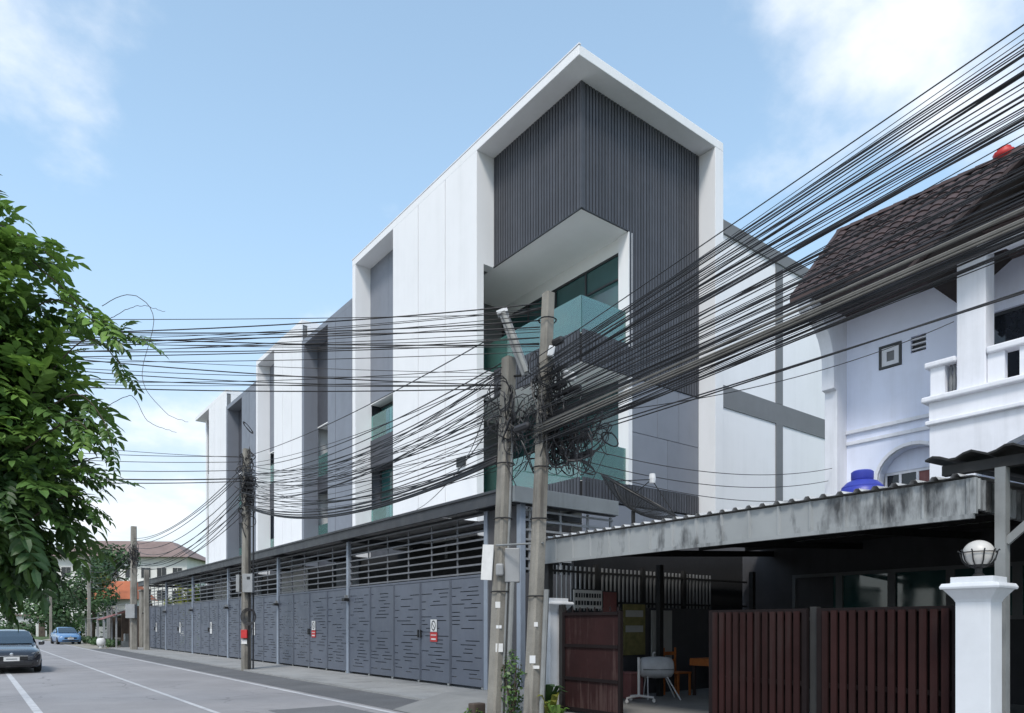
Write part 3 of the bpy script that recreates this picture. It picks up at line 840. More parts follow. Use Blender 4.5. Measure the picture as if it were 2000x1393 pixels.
for x, y in ((7.72, 9.0), (13.6, 9.0), (13.6, 3.0), (10.6, 9.05)):
    box('post', x-.05, x+.05, y-.05, y+.05, .27, FZ0+.1, M['darksteel'], cp)
# back of the yard
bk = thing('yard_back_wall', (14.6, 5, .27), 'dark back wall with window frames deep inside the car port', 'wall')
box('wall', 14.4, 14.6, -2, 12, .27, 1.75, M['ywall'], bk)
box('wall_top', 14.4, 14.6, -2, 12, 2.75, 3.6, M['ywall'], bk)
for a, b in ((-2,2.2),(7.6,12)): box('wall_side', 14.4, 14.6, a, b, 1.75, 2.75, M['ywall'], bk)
for i in range(6):
    y = 2.2+i*1.05
    fr = MB().box(14.36, 14.46, y, y+.07, 1.75, 2.75).box(14.36, 14.46, y+.98, y+1.05, 1.75, 2.75).box(14.36, 14.46, y+.07, y+.98, 2.68, 2.75).box(14.36, 14.46, y+.07, y+.98, 1.75, 1.82)
    fr = fr.build('window', M['band'], bk)
    box('pane', 14.42, 14.44, y+.07, y+.98, 1.82, 2.68, M['winglass'], fr)
# boundary fence between the yards
fn = thing('boundary_fence', (11, 9.6, .27), 'low wall topped by a dark vertical bar fence inside the car port', 'fence')
box('wall', 7.9, 14.3, 9.56, 9.70, .0, 2.0, M['ywall'], fn)
box('rear_light_block', 8.95, 14.3, 9.72, 9.78, 0, 3.25, M['slatback'], fn)  # dark wall behind the bars, added tall to keep daylight out
box('rail', 7.9, 14.3, 9.60, 9.64, 2.06, 2.10, M['darksteel'], fn); box('rail', 7.9, 14.3, 9.60, 9.64, 2.62, 2.66, M['darksteel'], fn)
x = 7.98
while x < 13.0:
    box('bar', x, x+.028, 9.605, 9.633, 2.0, 2.74, M['boxgrey'], fn); x += .115
for x in (9.4, 10.7, 12.0): box('fence_post', x, x+.08, 9.58, 9.66, 2.0, 2.8, M['darksteel'], fn)
# boards leaning on that wall
for x, w, z0, z1, m, nm, lb in ((9.12,.72,1.92,2.30,'stickw','notice_board','pale printed board with dark letters behind the rusty gate leaf'),
                            (9.70,.34,1.86,2.28,'rust','red_board','small dark red board beside the pale printed board'),
                            (10.38,.62,1.06,2.06,'yellow','yellow_board','dim yellow poster board hanging above the barrel grill'),
                            (11.2,.62,.9,1.95,'ypale','pale_board','large pale board leaning on the yard wall behind the grill')):
    t = thing(nm, (x, 9.5, z0), lb, 'board')
    box('panel', x-w/2, x+w/2, 9.50, 9.53, z0, z1, M[m], t)
    box('edge', x-w/2-.02, x+w/2+.02, 9.531, 9.55, z0-.02, z1+.02, M['frame'], t)
    if nm == 'notice_board':
        for r in range(3):
            xx = x-w/2+.03
            while xx < x+w/2-.06:
                l = rnd.uniform(.03,.07); box('lettering', xx, xx+l, 9.494, 9.499, z1-.14-r*.14, z1-.06-r*.14, M['frame'], t); xx += l+.025
    if nm == 'yellow_board':
        for r in range(2): box('print', x-w/2+.05, x+w/2-.07, 9.494, 9.499, z1-.25-r*.3, z1-.12-r*.3, M['ypale'], t)

# next car port, running on out of the picture
c2 = thing('dark_carport', (9, 0, 0), 'dark corrugated roof edge on a grey steel post right of the lamp pillar', 'carport')
rs = MB(); n = 60
for i in range(n):
    a = 3.12 - i*.07; b = a-.07
    za = 3.34+.03*math.sin(i*1.35); zb = 3.34+.03*math.sin((i+1)*1.35)
    rs.poly((7.75,a,za),(7.75,b,zb),(14,b,zb+.3),(14,a,za+.3)); rs.poly((7.75,a,za-.02),(7.75,b,zb-.02),(14,b,zb+.28),(14,a,za+.28)); rs.poly((7.75,a,za),(7.75,b,zb),(7.75,b,zb-.02),(7.75,a,za-.02))
rs.build('roof_sheet', M['darksteel'], c2, fix=False)
box('beam', 7.85, 7.95, -1, 3.0, 3.17, 3.27, M['darksteel'], c2)
box('post', 7.84, 7.96, 2.44, 2.53, 0.1, 3.17, M['pipe'], c2)
MB().beam((7.9,2.45,2.45),(7.9,1.7,3.15),.05,.07).build('brace', M['pipe'], c2)
box('side_sheet', 8.6, 13.5, 2.3, 2.34, .27, 3.2, M['darksteel'], c2)
for i in range(7):
    y = 2.26-i*.14
    MB().tube([(8.0,y,.25),(7.98+rnd.uniform(-.05,.05),y+.03,1.2),(8.0,y,2.2)], .012, 5).build('bar', M['pipe'], c2)

# ------------------------------------------------------------------ brown gates and pillars
def gate_leaf(y0, y1, label, slats=True):
    g = thing('driveway_gate', (7.58, (y0+y1)/2, .2), label, 'gate', 'brown driveway gates')
    z0, z1 = .33, 1.84
    fr = MB().box(7.56, 7.62, y0, y0+.06, z0, z1).box(7.56, 7.62, y1-.06, y1, z0, z1).box(7.562, 7.618, y0+.06, y1-.06, z1-.05, z1).box(7.562, 7.618, y0+.06, y1-.06, z0, z0+.06).box(7.565, 7.615, y0+.06, y1-.06, .95, 1.0)
    fr.build('frame', M['brownf'], g)
    n = int((y1-y0-.12)/.098)
    for i in range(n):
        y = y0+.06+(y1-y0-.12)*(i+.5)/n
        box('slat', 7.53, 7.558, y-.033, y+.033, z0+.05+rnd.uniform(-.01,.01), z1-.03+rnd.uniform(-.004,.004), M['brown'], g)
    box('backing', 7.63, 7.64, y0+.03, y1-.03, z0+.02, z1-.02, M['brownf'], g)
    return g
gate_leaf(4.30, 5.64, 'closed brown slatted gate leaf beside the open driveway gap')
gate_leaf(2.74, 4.18, 'closed brown slatted gate leaf against the lamp pillar')
MB().box(7.60,7.68,4.2,4.28,.25,1.86).build('gate_post', M['darksteel'], None)
o = COL.objects['gate_post']; tag(o, 'dark steel post between the two brown slatted gate leaves', 'post')
g = thing('driveway_gate', (7.6, 7.9, .2), 'rust streaked brown sheet metal gate leaf beside the small white pillar', 'gate', 'brown driveway gates')
fr = MB().box(7.56, 7.62, 7.2, 7.25, .30, 1.86).box(7.56, 7.62, 8.42, 8.48, .30, 1.86)
for z in (.30, .78, 1.30, 1.80): fr.box(7.55, 7.618, 7.25, 8.42, z, z+.05)
fr.build('frame', M['brownf'], g)
for i in range(3):
    z0 = (.35, .83, 1.35)[i]; z1 = (.78, 1.30, 1.80)[i]
    box('sheet', 7.575, 7.585, 7.25, 8.42, z0, z1, M['brownsheet'], g)
for i in range(8): MB().lathe([(.02,1.86),(.008,1.93)], (7.59, 7.27+i*.165, 0), 6).build('spike', M['brownf'], g)
MB().box(7.58,7.66,8.5,8.58,.25,1.98).build('hinge_post', M['darksteel'], g)

def pillar(x, y, w, label, lamp=False):
    p = thing('gate_pillar', (x, y, .1), label, 'pillar')
    h = w/2
    box('shaft', x-h, x+h, y-h, y+h, .05, 1.88, M['pillar'], p, bevel=.008)
    prof = [(h+.001,1.86),(h+.01,1.885),(h+.035,1.92),(h+.06,1.955),(h+.075,1.975),(h+.095,1.98),(h+.10,2.00),(h+.085,2.03),(h+.03,2.035),(h+.03,2.09)]
    rings = [[(x-r,y-r,z),(x+r,y-r,z),(x+r,y+r,z),(x-r,y+r,z)] for r, z in prof]
    MB().loft(rings).build('capital', M['pillar'], p, bevel=.004)
    return p
pillar(7.35, 2.50, .285, 'tall white pillar with moulded cap carrying a globe lamp')
pillar(7.62, 8.82, .34, 'white pillar with moulded cap beside the rusty gate leaf')
lp = thing('globe_lamp', (7.35, 2.50, 2.09), 'frosted globe lamp in a dark wire cage on the white pillar', 'lamp')
MB().lathe([(.045,2.09),(.05,2.11),(.03,2.13),(.03,2.17),(.075,2.185),(.08,2.205),(.06,2.21)], (7.35,2.5,0), 14).build('base', M['black'], lp, smooth=True, auto=40)
gp = [(max(.130*math.sin(math.pi*i/16), .002), 2.305-.126*math.cos(math.pi*i/16)) for i in range(17)]
MB().lathe(gp, (7.35,2.5,0), 28).build('globe', M['globe'], lp, smooth=True)
MB().tube([(7.35+.145*math.cos(a), 2.5+.145*math.sin(a), 2.318) for a in [2*math.pi*i/28 for i in range(29)]], .005, 5).build('cage_ring', M['black'], lp)
for i in range(10):
    a = 2*math.pi*i/10
    pts = [(7.35+r*math.cos(a), 2.5+r*math.sin(a), z) for r, z in ((.05,2.19),(.097,2.205),(.127,2.245),(.142,2.30),(.148,2.328),(.159,2.34),(.163,2.329))]
    MB().tube(pts, .006, 5).build('cage_rib', M['black'], lp)

# ------------------------------------------------------------------ things in the yard
gq = thing('barrel_grill', (10.15, 8.75, .27), 'silver barrel grill on splayed legs in the open driveway', 'grill')
c = Vector((10.15, 8.75, .86)); ax = Vector((.79,-.61,0)).normalized(); ay = Vector((.61,.79,0)).normalized()
rings = []
for t, r in ((-.31,.06),(-.305,.14),(-.27,.19),(-.15,.21),(0,.215),(.15,.21),(.27,.19),(.305,.14),(.31,.06)):
    rings.append([tuple(c + ax*t + (ay*math.cos(a)+Vector((0,0,1))*math.sin(a)*.95)*r) for a in [2*math.pi*i/18 for i in range(18)]])
MB().loft(rings).build('drum', M['grill'], gq, smooth=True, auto=60)
MB().tube([c+ax*-.28-ay*.20+Vector((0,0,-.03)), c+ax*.28-ay*.20+Vector((0,0,-.03))], .012, 6).build('lid_seam', M['band'], gq)
MB().box(-.01,.01,-.01,.01,0,.1).build('tmp', M['grill'])
bpy.data.objects.remove(bpy.data.objects['tmp'])
MB().tube([c+ax*-.06+Vector((0,0,.19)), c+ax*-.06+Vector((0,0,.26)), c+ax*-.02+Vector((0,0,.28))], .016, 6).build('handle', M['grill'], gq)
for sx in (-1, 1):
    for sy in (-1, 1):
        MB().tube([c+ax*sx*.18+ay*sy*.1+Vector((0,0,-.17)), Vector((c.x,c.y,.275))+ax*sx*.30+ay*sy*.24+ax*.1], .014, 6).build('leg', M['grill'], gq)
st = thing('wheeled_stand', (9.45, 8.55, .27), 'white upright pole stand on small castors in front of the grill', 'stand')
b = Vector((9.45, 8.55, .27))
MB().tube([b+Vector((0,0,.12)), b+Vector((0,0,.80))], .024, 8).build('upright', M['standw'], st)
for dx in ((.26,-.05),(-.24,-.17),(-.1,.25)):
    v = ax*dx[0]+ay*dx[1]
    MB().tube([b+Vector((0,0,.12)), b+v+Vector((0,0,.09))], [.026,.02], 6).build('foot', M['standw'], st)
    MB().lathe([(.03,-.012),(.036,-.008),(.036,.008),(.03,.012)], tuple(b+v+Vector((0,0,.037))), 10, 'x').build('castor', M['standw'], st)
tb = thing('table', (11.6, 8.3, .27), 'table with orange cloth dim inside the car port', 'table')
box('cloth_top', 11.2, 12.1, 7.9, 8.8, .98, 1.0, M['orange'], tb); box('cloth_skirt', 11.19, 11.2, 7.9, 8.8, .86, .98, M['orange'], tb); box('cloth_skirt', 11.2, 12.1, 7.89, 7.9, .86, .98, M['orange'], tb)
for x in (11.24, 12.02):
    for y in (7.94, 8.72): box('leg', x, x+.05, y, y+.05, .27, .98, M['wood'], tb)
for x, y, r, h, nm in ((11.5,8.2,.04,.28,'bottle'),(11.62,8.05,.035,.2,'bottle')):
    o = MB().lathe([(r,0),(r,h*.6),(r*.4,h*.8),(r*.35,h)], (x,y,1.0), 10).build('bottle', M['ypale'], None, smooth=True)
    tag(o, ('taller' if h > .25 else 'shorter')+' pale bottle standing on the orange table cloth', 'bottle')
sl_ = thing('stool', (12.3, 7.3, .27), 'small dark red stool beside the orange table', 'stool')
box('seat', 12.1, 12.45, 7.15, 7.5, .72, .75, M['rust'], sl_)
for x in (12.12, 12.39):
    for y in (7.17, 7.44): box('leg', x, x+.04, y, y+.04, .27, .72, M['rust'], sl_)
ch = thing('wooden_chair', (11.0, 8.95, .27), 'orange brown wooden chair between the grill and the table', 'chair')
box('seat', 10.85, 11.25, 8.8, 9.2, .70, .73, M['orange'], ch)
for x in (10.86, 11.21):
    for y in (8.81, 9.16): box('leg', x, x+.035, y, y+.035, .27, .70, M['orange'], ch)
for x in (10.86, 11.21): box('back_post', x, x+.03, 9.17, 9.2, .73, 1.2, M['orange'], ch)
for z in (.9, 1.05): box('back_rail', 10.86, 11.24, 9.175, 9.195, z, z+.07, M['orange'], ch)
for x, y, w, h, mm, lb in ((12.6,8.9,.5,.75,'ypale','pale cardboard box stacked by the yard wall behind the table'),(13.2,8.2,.6,.5,'rust','brown crate on the yard floor behind the stool'),(9.9,9.2,.35,.45,'rust','dark red bucket shaped crate behind the wheeled stand')):
    t = thing('storage_box', (x, y, .27), lb, 'box')
    box('body', x-w/2, x+w/2, y-.2, y+.2, .27, .27+h, M[mm], t, bevel=.01); box('lid', x-w/2-.015, x+w/2+.015, y-.215, y+.215, .27+h, .31+h, M[mm], t, bevel=.01)
# tank and dish on the roof
tk = thing('water_tank', (9.9, 5.2, 3.2), 'blue plastic water tank with lid resting on the sheet roof', 'tank')
MB().lathe([(.30,3.20),(.31,3.4),(.30,3.52),(.27,3.56),(.27,3.58),(.20,3.65),(.13,3.68)], (9.9,4.80,0), 22).build('shell', M['blue'], tk, smooth=True, auto=35)
MB().lathe([(.14,3.68),(.145,3.69),(.145,3.79),(.12,3.81)], (9.9,4.80,0), 18).build('lid', M['blue'], tk, smooth=True, auto=35)
ds = thing('satellite_dish', (9.2, 8.5, 3.15), 'black mesh satellite dish on the stained sheet roof', 'satellite dish')
dc = Vector((9.25, 8.5, 3.66)); dn = Vector((.22,-.50,.85)).normalized()
ra = dn.cross(Vector((0,0,1))).normalized(); rb = ra.cross(dn).normalized()
def dish(r, a): return dc + (ra*math.cos(a)+rb*math.sin(a))*r + dn*(r*r*.42)
RD = .82
mb = MB().tube([dish(RD, 2*math.pi*i/40) for i in range(41)], .017, 6)
mb.build('rim', M['black'], ds)
mb = MB()
for i in range(16):
    a = 2*math.pi*i/16; mb.tube([dish(RD*t/5, a) for t in range(6)], .008, 4)
mb.build('ribs', M['black'], ds)
mb = MB()
for k in range(1, 22): mb.tube([dish(RD*k/22, 2*math.pi*i/36) for i in range(37)], .0035, 3, False)
for i in range(96):
    a = 2*math.pi*i/96; mb.tube([dish(RD*(.3+.7*t/4), a) for t in range(5)], .0025, 3, False)
mb.build('mesh_screen', M['black'], ds)
mb = MB()
for i in range(3):
    a = 2*math.pi*i/3+.5; mb.tube([dish(RD*.95, a), dc+dn*.62], .009, 5)
mb.build('feed_struts', M['black'], ds)
MB().lathe([(.05,-.08),(.06,0),(.05,.08)], tuple(dc+dn*.64), 10).build('feed_horn', M['boxwhite'], ds)
MB().tube([(dc.x,dc.y,3.14), tuple(dc)], .035, 8).build('mast', M['darksteel'], ds)
# ------------------------------------------------------------------ utility poles
class Pole:
    def __init__(s, x, y, top, w0, w1, lean, label, group='concrete utility poles'):
        s.b = Vector((x, y, 0)); s.top = top; s.lean = Vector((lean[0], lean[1], 0))
        s.t = thing('utility_pole', (x, y, 0), label, 'utility pole', group)
        rings = []
        n = 10
        for i in range(n+1):
            z = -.1+(top+.1)*i/n; w = w0+(w1-w0)*i/n; c = s.at(z); k = .72
            rings.append([(c.x+a*w/2, c.y+b_*w/2, z) for a, b_ in ((-1,-k),(-k,-1),(k,-1),(1,-k),(1,k),(k,1),(-k,1),(-1,k))])
        MB().loft(rings).build('shaft', M['pole'], s.t)
    def at(s, z): return s.b + s.lean*(z/s.top) + Vector((0,0,z))
PA = Pole(6.86, 9.35, 6.05, .24, .20, (.18,-.14), 'thicker stained concrete utility pole with white sign board, left of the twin poles')
PB = Pole(6.92, 8.50, 6.82, .21, .16, (.22,-.17), 'taller slimmer concrete utility pole, right of the twin poles')
PC = Pole(7.90, 26.0, 8.0, .30, .24, (.0,-.05), 'utility pole with grey meter boxes and red box in front of the gates')
PD = Pole(8.46, 51.5, 8.1, .42, .32, (.0,.0), 'mouldy utility pole beside the old shed at the end of the gates')
PD2 = Pole(8.95, 50.0, 5.2, .32, .28, (.0,.0), 'short mouldy companion pole next to the far gate')
PE = Pole(9.0, 78.0, 8.2, .32, .24, (.0,.0), 'distant slim pole standing behind the orange tiled roof')
PF = Pole(7.6, 100.0, 7.5, .30, .24, (.0,.0), 'distant pale pole by the bend among the trees')
# fittings on the twin poles
pa = PA.t; pb = PB.t
def boxat(name, pole, z, dr, ds, w, d, h, m, bevel=.01):
    """box beside a pole: dr to the right across the view of the street, ds towards the houses"""
    c = pole.at(z)+Vector((.792*dr+.61*ds, -.61*dr+.792*ds, 0))
    mb = MB().box(-w/2, w/2, -d/2, d/2, -h/2, h/2)
    me, _ = mb.mesh(name, M[m], origin=(0,0,0))
    o = put(name, me, pole.t, c, (0,0,R(-37.6)))
    b = o.modifiers.new('bevel','BEVEL'); b.width = bevel; b.segments = 2
    return o
o = boxat('sign_board', PA, 2.68, -.23, -.05, .20, .02, .58, 'stickw', .004); o.rotation_euler = (0, R(4), R(-62))
o = boxat('meter_box', PA, 2.63, .18, -.02, .25, .20, .56, 'boxgrey', .015)
o2 = boxat('meter', PA, 2.55, -.02, -.17, .13, .10, .2, 'boxgrey', .03)
MB().tube([PA.at(2.95)+Vector((-.15,-.05,0)), PB.at(2.92)+Vector((-.0,-.12,0))], .018, 6).build('cross_bar', M['pipe'], pa)
for z in (2.2, 3.4, 4.3): MB().tube([PA.at(z)+Vector((.155*math.cos(a), .155*math.sin(a), 0)) for a in [2*math.pi*i/12 for i in range(13)]], .012, 4).build('strap', M['darksteel'], pa)
for z in (2.1, 3.3, 4.1, 6.4): MB().tube([PB.at(z)+Vector((.14*math.cos(a), .14*math.sin(a), 0)) for a in [2*math.pi*i/12 for i in range(13)]], .012, 4).build('strap', M['darksteel'], pb)
for dr, z1, r, par, pl in ((.19, 2.35, .045, pa, PA), (.10, 4.7, .02, pa, PA), (.15, 2.2, .045, pb, PB)):
    off = Vector((.792*dr, -.61*dr, 0)) + Vector((-.05,-.07,0))
    MB().tube([pl.b+off+Vector((0,0,.0)), pl.at(z1)+off], r, 8).build('conduit', M['pipe'], par)
for z, dr, w, h, m in ((1.98,-.03,.08,.1,'stickw'),(1.28,.02,.12,.14,'stickw'),(1.62,.0,.09,.05,'boxwhite')):
    boxat('sticker', PA, z, dr, -.138, w, .004, h, m, .001)
for z, dr, w, h, m in ((1.66,.01,.06,.07,'stickw'),(1.12,-.02,.09,.12,'boxwhite'),(1.0,.04,.1,.05,'stickw')):
    boxat('sticker', PB, z, dr, -.122, w, .004, h, m, .001)
MB().tube([PB.at(6.62), PB.at(6.62)+Vector((-.28,.62,-.02))], .02, 6).build('bracket_arm', M['darksteel'], pb)
# fluorescent street lamp on the left pole
sl2 = thing('street_lamp', tuple(PA.at(6.0)), 'tilted tubular street lamp on the stained twin pole', 'street lamp')
a0 = PA.at(5.72)+Vector((.14,-.30,0)); a1 = a0+Vector((-.36,.15,.98))
MB().beam(a0, a1, .15, .10, (-1,-1,0)).build('housing', M['boxgrey'], sl2, bevel=.015)
off = Vector((-.045,-.055,0))
MB().tube([a0+off+Vector((0,0,.03)), a1+off-Vector((0,0,.02))], .036, 10).build('tube', M['ypale'], sl2)
MB().beam(a1-Vector((.0,0,.03)), a1+Vector((-.02,.01,.03)), .18, .14, (-1,-1,0)).build('end_cap', M['boxwhite'], sl2)
MB().tube([a0, PA.at(5.75)], .02, 6).build('bracket', M['darksteel'], sl2)
# fittings on the pole by the gates
boxat('meter_box', PC, 3.15, -.26, -.05, .12, .2, .62, 'boxgrey')
o = boxat('meter_box', PC, 3.15, .16, -.22, .36, .22, .66, 'boxgrey')
w_ = boxat('meter_window', PC, 3.33, .20, -.335, .11, .01, .1, 'frame', .002)
boxat('red_box', PC, 1.33, .02, -.22, .22, .12, .3, 'red')
boxat('notice', PC, 1.05, .0, -.19, .2, .01, .16, 'stickw', .002)
for k in range(5):
    r = .19+.02*k
    MB().tube([PC.at(1.95)+Vector((.792*(.26+r*math.cos(a)), -.61*(.26+r*math.cos(a)), r*math.sin(a)*1.15)) + Vector((-.2-.01*k,-.2,0)) for a in [2*math.pi*i/20 for i in range(21)]], .012, 5).build('cable_coil', M['cable'], PC.t)
MB().tube([PC.b+Vector((.02,-.22,0)), PC.at(7)+Vector((.05,-.2,0))], .035, 8).build('conduit', M['darksteel'], PC.t)
MB().tube([PC.b+Vector((.22,-.1,0)), PC.at(6.4)+Vector((.22,-.1,0))], .03, 6).build('conduit', M['cable'], PC.t)
boxat('meter_box', PD, 2.55, .0, -.3, .6, .3, .9, 'boxgrey')

# ------------------------------------------------------------------ overhead cables
def cable(p0, p1, sag, r, label, group, m='cable', n=26):
    p0 = Vector(p0); p1 = Vector(p1); pts = []
    for i in range(n+1):
        t = i/n
        pts.append(p0.lerp(p1, t)-Vector((0,0,4*sag*t*(1-t))))
    o = MB().tube(pts, r, 5).build('overhead_cable', M[m], None, smooth=True, fix=False)
    return tag(o, label, 'cable', group)
rc_ = random.Random(11)
L1 = 'black overhead cable rising from the twin poles past the lavender house'
G1 = 'cables running from the twin poles past the lavender house'
# main bundle: from the poles along the street, over the neighbour's frontage
spec = []
NB = 82
for i in range(NB):
    q = (i+rc_.uniform(.1,.9))/NB
    ze = 4.92+1.90*q**1.35
    z0 = 4.38+1.35*q**.85+rc_.uniform(-.10,.10)
    spec.append((z0, (ze-z0)/6.6, 0))
for z0, slope, _ in spec:
    x0 = PB.at(z0).x + rc_.uniform(-.22, .12); y0 = PB.at(z0).y + rc_.uniform(-.15, .5)
    x1 = 6.9 + rc_.uniform(-.5, .7); y1 = -21
    z1 = z0 + slope*(y0-y1)
    rr = rc_.choice((.004,.005,.005,.006,.007,.009,.010))
    kind_ = 'thick' if rr >= .009 else 'thin'
    cable((x0,y0,z0), (x1,y1,z1), rc_.uniform(.0, .2), rr, kind_ + ' ' + L1, kind_ + ' ' + G1, 'cable')
for z0, slope in ((4.62,.066),(4.66,.062),(4.72,.064),(4.70,.07),(4.58,.068)):
    cable((PB.at(z0).x-.16, 8.4, z0), (6.7, -21, z0+slope*29.4), .1, .013, 'brownish grey overhead cable low in the bundle by the lavender house', 'brownish cables low in the bundle', 'cablegrey')
for z0, yk, zk in ((4.5, -10, 4.72),(4.42, -12, 4.95)):
    cable((PB.at(z0).x, 8.4, z0), (6.9, yk, zk), .15, .009, 'thin single cable crossing the lavender wall below the bundle', 'thin cables below the main bundle')
# drops to the lavender house
for p, q in (((7.1,8.4,4.9),(16.3,6.0,8.0)), ((7.1,8.4,4.6),(17.2,9.1,5.6)), ((7.1,8.4,4.4),(17.2,9.2,5.3)), ((7.1,8.4,4.3),(17.2,9.25,4.9))):
    cable(p, q, .35, .008, 'thin service cable dropping from the poles to the lavender house', 'service drops to the lavender house')
# across the road to the left
L2 = 'black cable crossing above the road from the twin poles into the foliage'
G2 = 'cables crossing above the road'
for i in range(24):
    z0 = 5.50+1.15*i/23+rc_.uniform(-.05,.05)
    pole = PB if z0 > 5.9 else PA
    p = pole.at(min(z0, pole.top-.05))+Vector((-.1,.05,0))
    z1 = 5.98+.92*((i*7) % 24)/23+rc_.uniform(-.06,.06)
    cable(p, (-3.2, 17.3+rc_.uniform(-.5,.5), z1), rc_.uniform(.05,.3), rc_.choice((.005,.006,.008,.010)), L2, G2)
# twin poles to the pole by the gates
L3 = 'black cable strung between the twin poles and the meter box pole'
G3 = 'cables between the twin poles and the meter box pole'
for i in range(40):
    z0 = 4.3+1.75*i/39+rc_.uniform(-.1,.1)
    p = PA.at(z0)+Vector((rc_.uniform(-.15,.15),.1,0))
    z1 = 5.75+1.9*((i*11) % 40)/39*.6+.7*i/39
    q = PC.at(min(z1,7.9))+Vector((rc_.uniform(-.25,.2),-.2,0))
    cable(p, q, rc_.uniform(.15,.75), rc_.choice((.006,.007,.008,.011)), L3, G3)
for dz in (0,.05,.09,.02):
    cable(PA.at(4.35+dz)+Vector((-.1,.1,0)), PC.at(5.85+dz)+Vector((0,-.2,0)), .62-dz, .020, 'thick sagging lower cable between the twin poles and the meter box pole', 'thick lower cables to the meter box pole')
# onward to the far pole, and across the road from the middle pole
for i in range(11):
    z0 = 5.8+1.6*i/10
    cable(PC.at(z0)+Vector((rc_.uniform(-.15,.15),.2,0)), PD.at(5.4+1.9*i/10*(.5 if i < 6 else 1))+Vector((0,-.2,0)), rc_.uniform(.5,1.2), .016, 'sagging cable between the meter box pole and the mouldy far pole', 'cables to the mouldy far pole')
for z0, z1, r in ((7.75,7.8,.012),(7.55,7.5,.012),(7.25,7.1,.014),(6.95,6.82,.024),(6.85,6.62,.018),(7.7,8.35,.010)):
    cable(PC.at(z0), (-3, 32, z1+.3), .25, r, 'cable crossing the road from the meter box pole towards the foliage', 'cables crossing the road at the meter box pole')
for i in range(5):
    cable(PD.at(5.6+.4*i), PE.at(5.4+.5*i), .8, .018, 'cable from the mouldy far pole to the distant slim pole', 'cables beyond the mouldy far pole')
for i in range(3):
    cable(PE.at(5.8+.5*i), PF.at(5.4+.5*i), .6, .018, 'cable between the two distant poles near the trees', 'cables between the distant poles')
# a few slack diagonals near the white wall
for p, q in (((6.75,9.4,6.35),(7.9,25.9,7.75)), ((6.75,9.3,4.9),(13.0,22.6,5.9)), ((6.75,9.4,5.3),(13.0,19.6,7.1)), ((6.8,9.0,5.1),(13.0,24.6,8.4))):
    cable(p, q, .2, .010, 'slack cable slanting across the white corner house wall', 'slack cables at the white wall')
# tangles of spare cable on the poles
def tangle(name, c, axes, nloops, label, rg, r=(.005,.012), scale=1.0):
    mb = MB()
    c = Vector(c)
    for i in range(nloops):
        o = c + Vector((rg.gauss(0, axes[0]), rg.gauss(0, axes[1]), rg.gauss(0, axes[2])))
        e1 = Vector((rg.uniform(-1,1), rg.uniform(-1,1), rg.uniform(-.6,.6))).normalized()
        e2 = Vector((rg.uniform(-.3,.3), rg.uniform(-.3,.3), rg.uniform(-1,-.4))).normalized()
        ra_, rb_ = rg.uniform(.07,.34)*scale, rg.uniform(.06,.30)*scale
        turns = rg.choice((.6, 1, 1, 1.6, 2.2)); ph = rg.uniform(0, 6.28)
        n = int(14*turns)+2; pts = []
        for k in range(n+1):
            a = ph+2*math.pi*turns*k/n
            f = 1+.12*math.sin(a*2.3+ph)
            pts.append(o + e1*ra_*f*math.cos(a) + e2*rb_*f*math.sin(a) + Vector((0,0,-.02*k/n)))
        mb.tube(pts, rg.uniform(*r), 4, False)
    for i in range(int(nloops*.5)):
        o = c + Vector((rg.gauss(0, axes[0]*.7), rg.gauss(0, axes[1]*.7), rg.gauss(0, axes[2])))
        l = rg.uniform(.3,.9)*scale
        d = Vector((rg.uniform(-.35,.35), rg.uniform(-.35,.35), -1)).normalized()
        mb.tube([o-d*l/2, o+Vector((rg.uniform(-.1,.1),rg.uniform(-.1,.1),0)), o+d*l/2], rg.uniform(*r), 4, False)
    o = mb.build(name, M['cable'], None, fix=False)
    return tag(o, label, 'cable tangle', kind='stuff')
rg = random.Random(5)
tangle('cable_tangle', PA.at(4.9)+Vector((-.02,-.1,.0)), (.09,.10,.36), 38, 'dense black cable tangle round the stained twin pole', rg)
tangle('cable_tangle', PB.at(5.0)+Vector((.05,-.05,.0)), (.11,.13,.40), 68, 'dense black cable tangle with coils round the slim twin pole', rg)
tangle('cable_tangle', PB.at(4.42)+Vector((.22,-.45,.0)), (.10,.28,.13), 55, 'hanging black cable clump just right of the slim twin pole', rg)
tangle('cable_tangle', PC.at(6.55)+Vector((0,-.1,0)), (.09,.10,.55), 110, 'dark cable tangle high on the meter box pole', rg, (.008,.018), .85)
tangle('cable_tangle', PD.at(6.2)+Vector((0,-.1,0)), (.14,.14,.4), 40, 'small cable tangle on the mouldy far pole', rg, (.012,.02), .9)
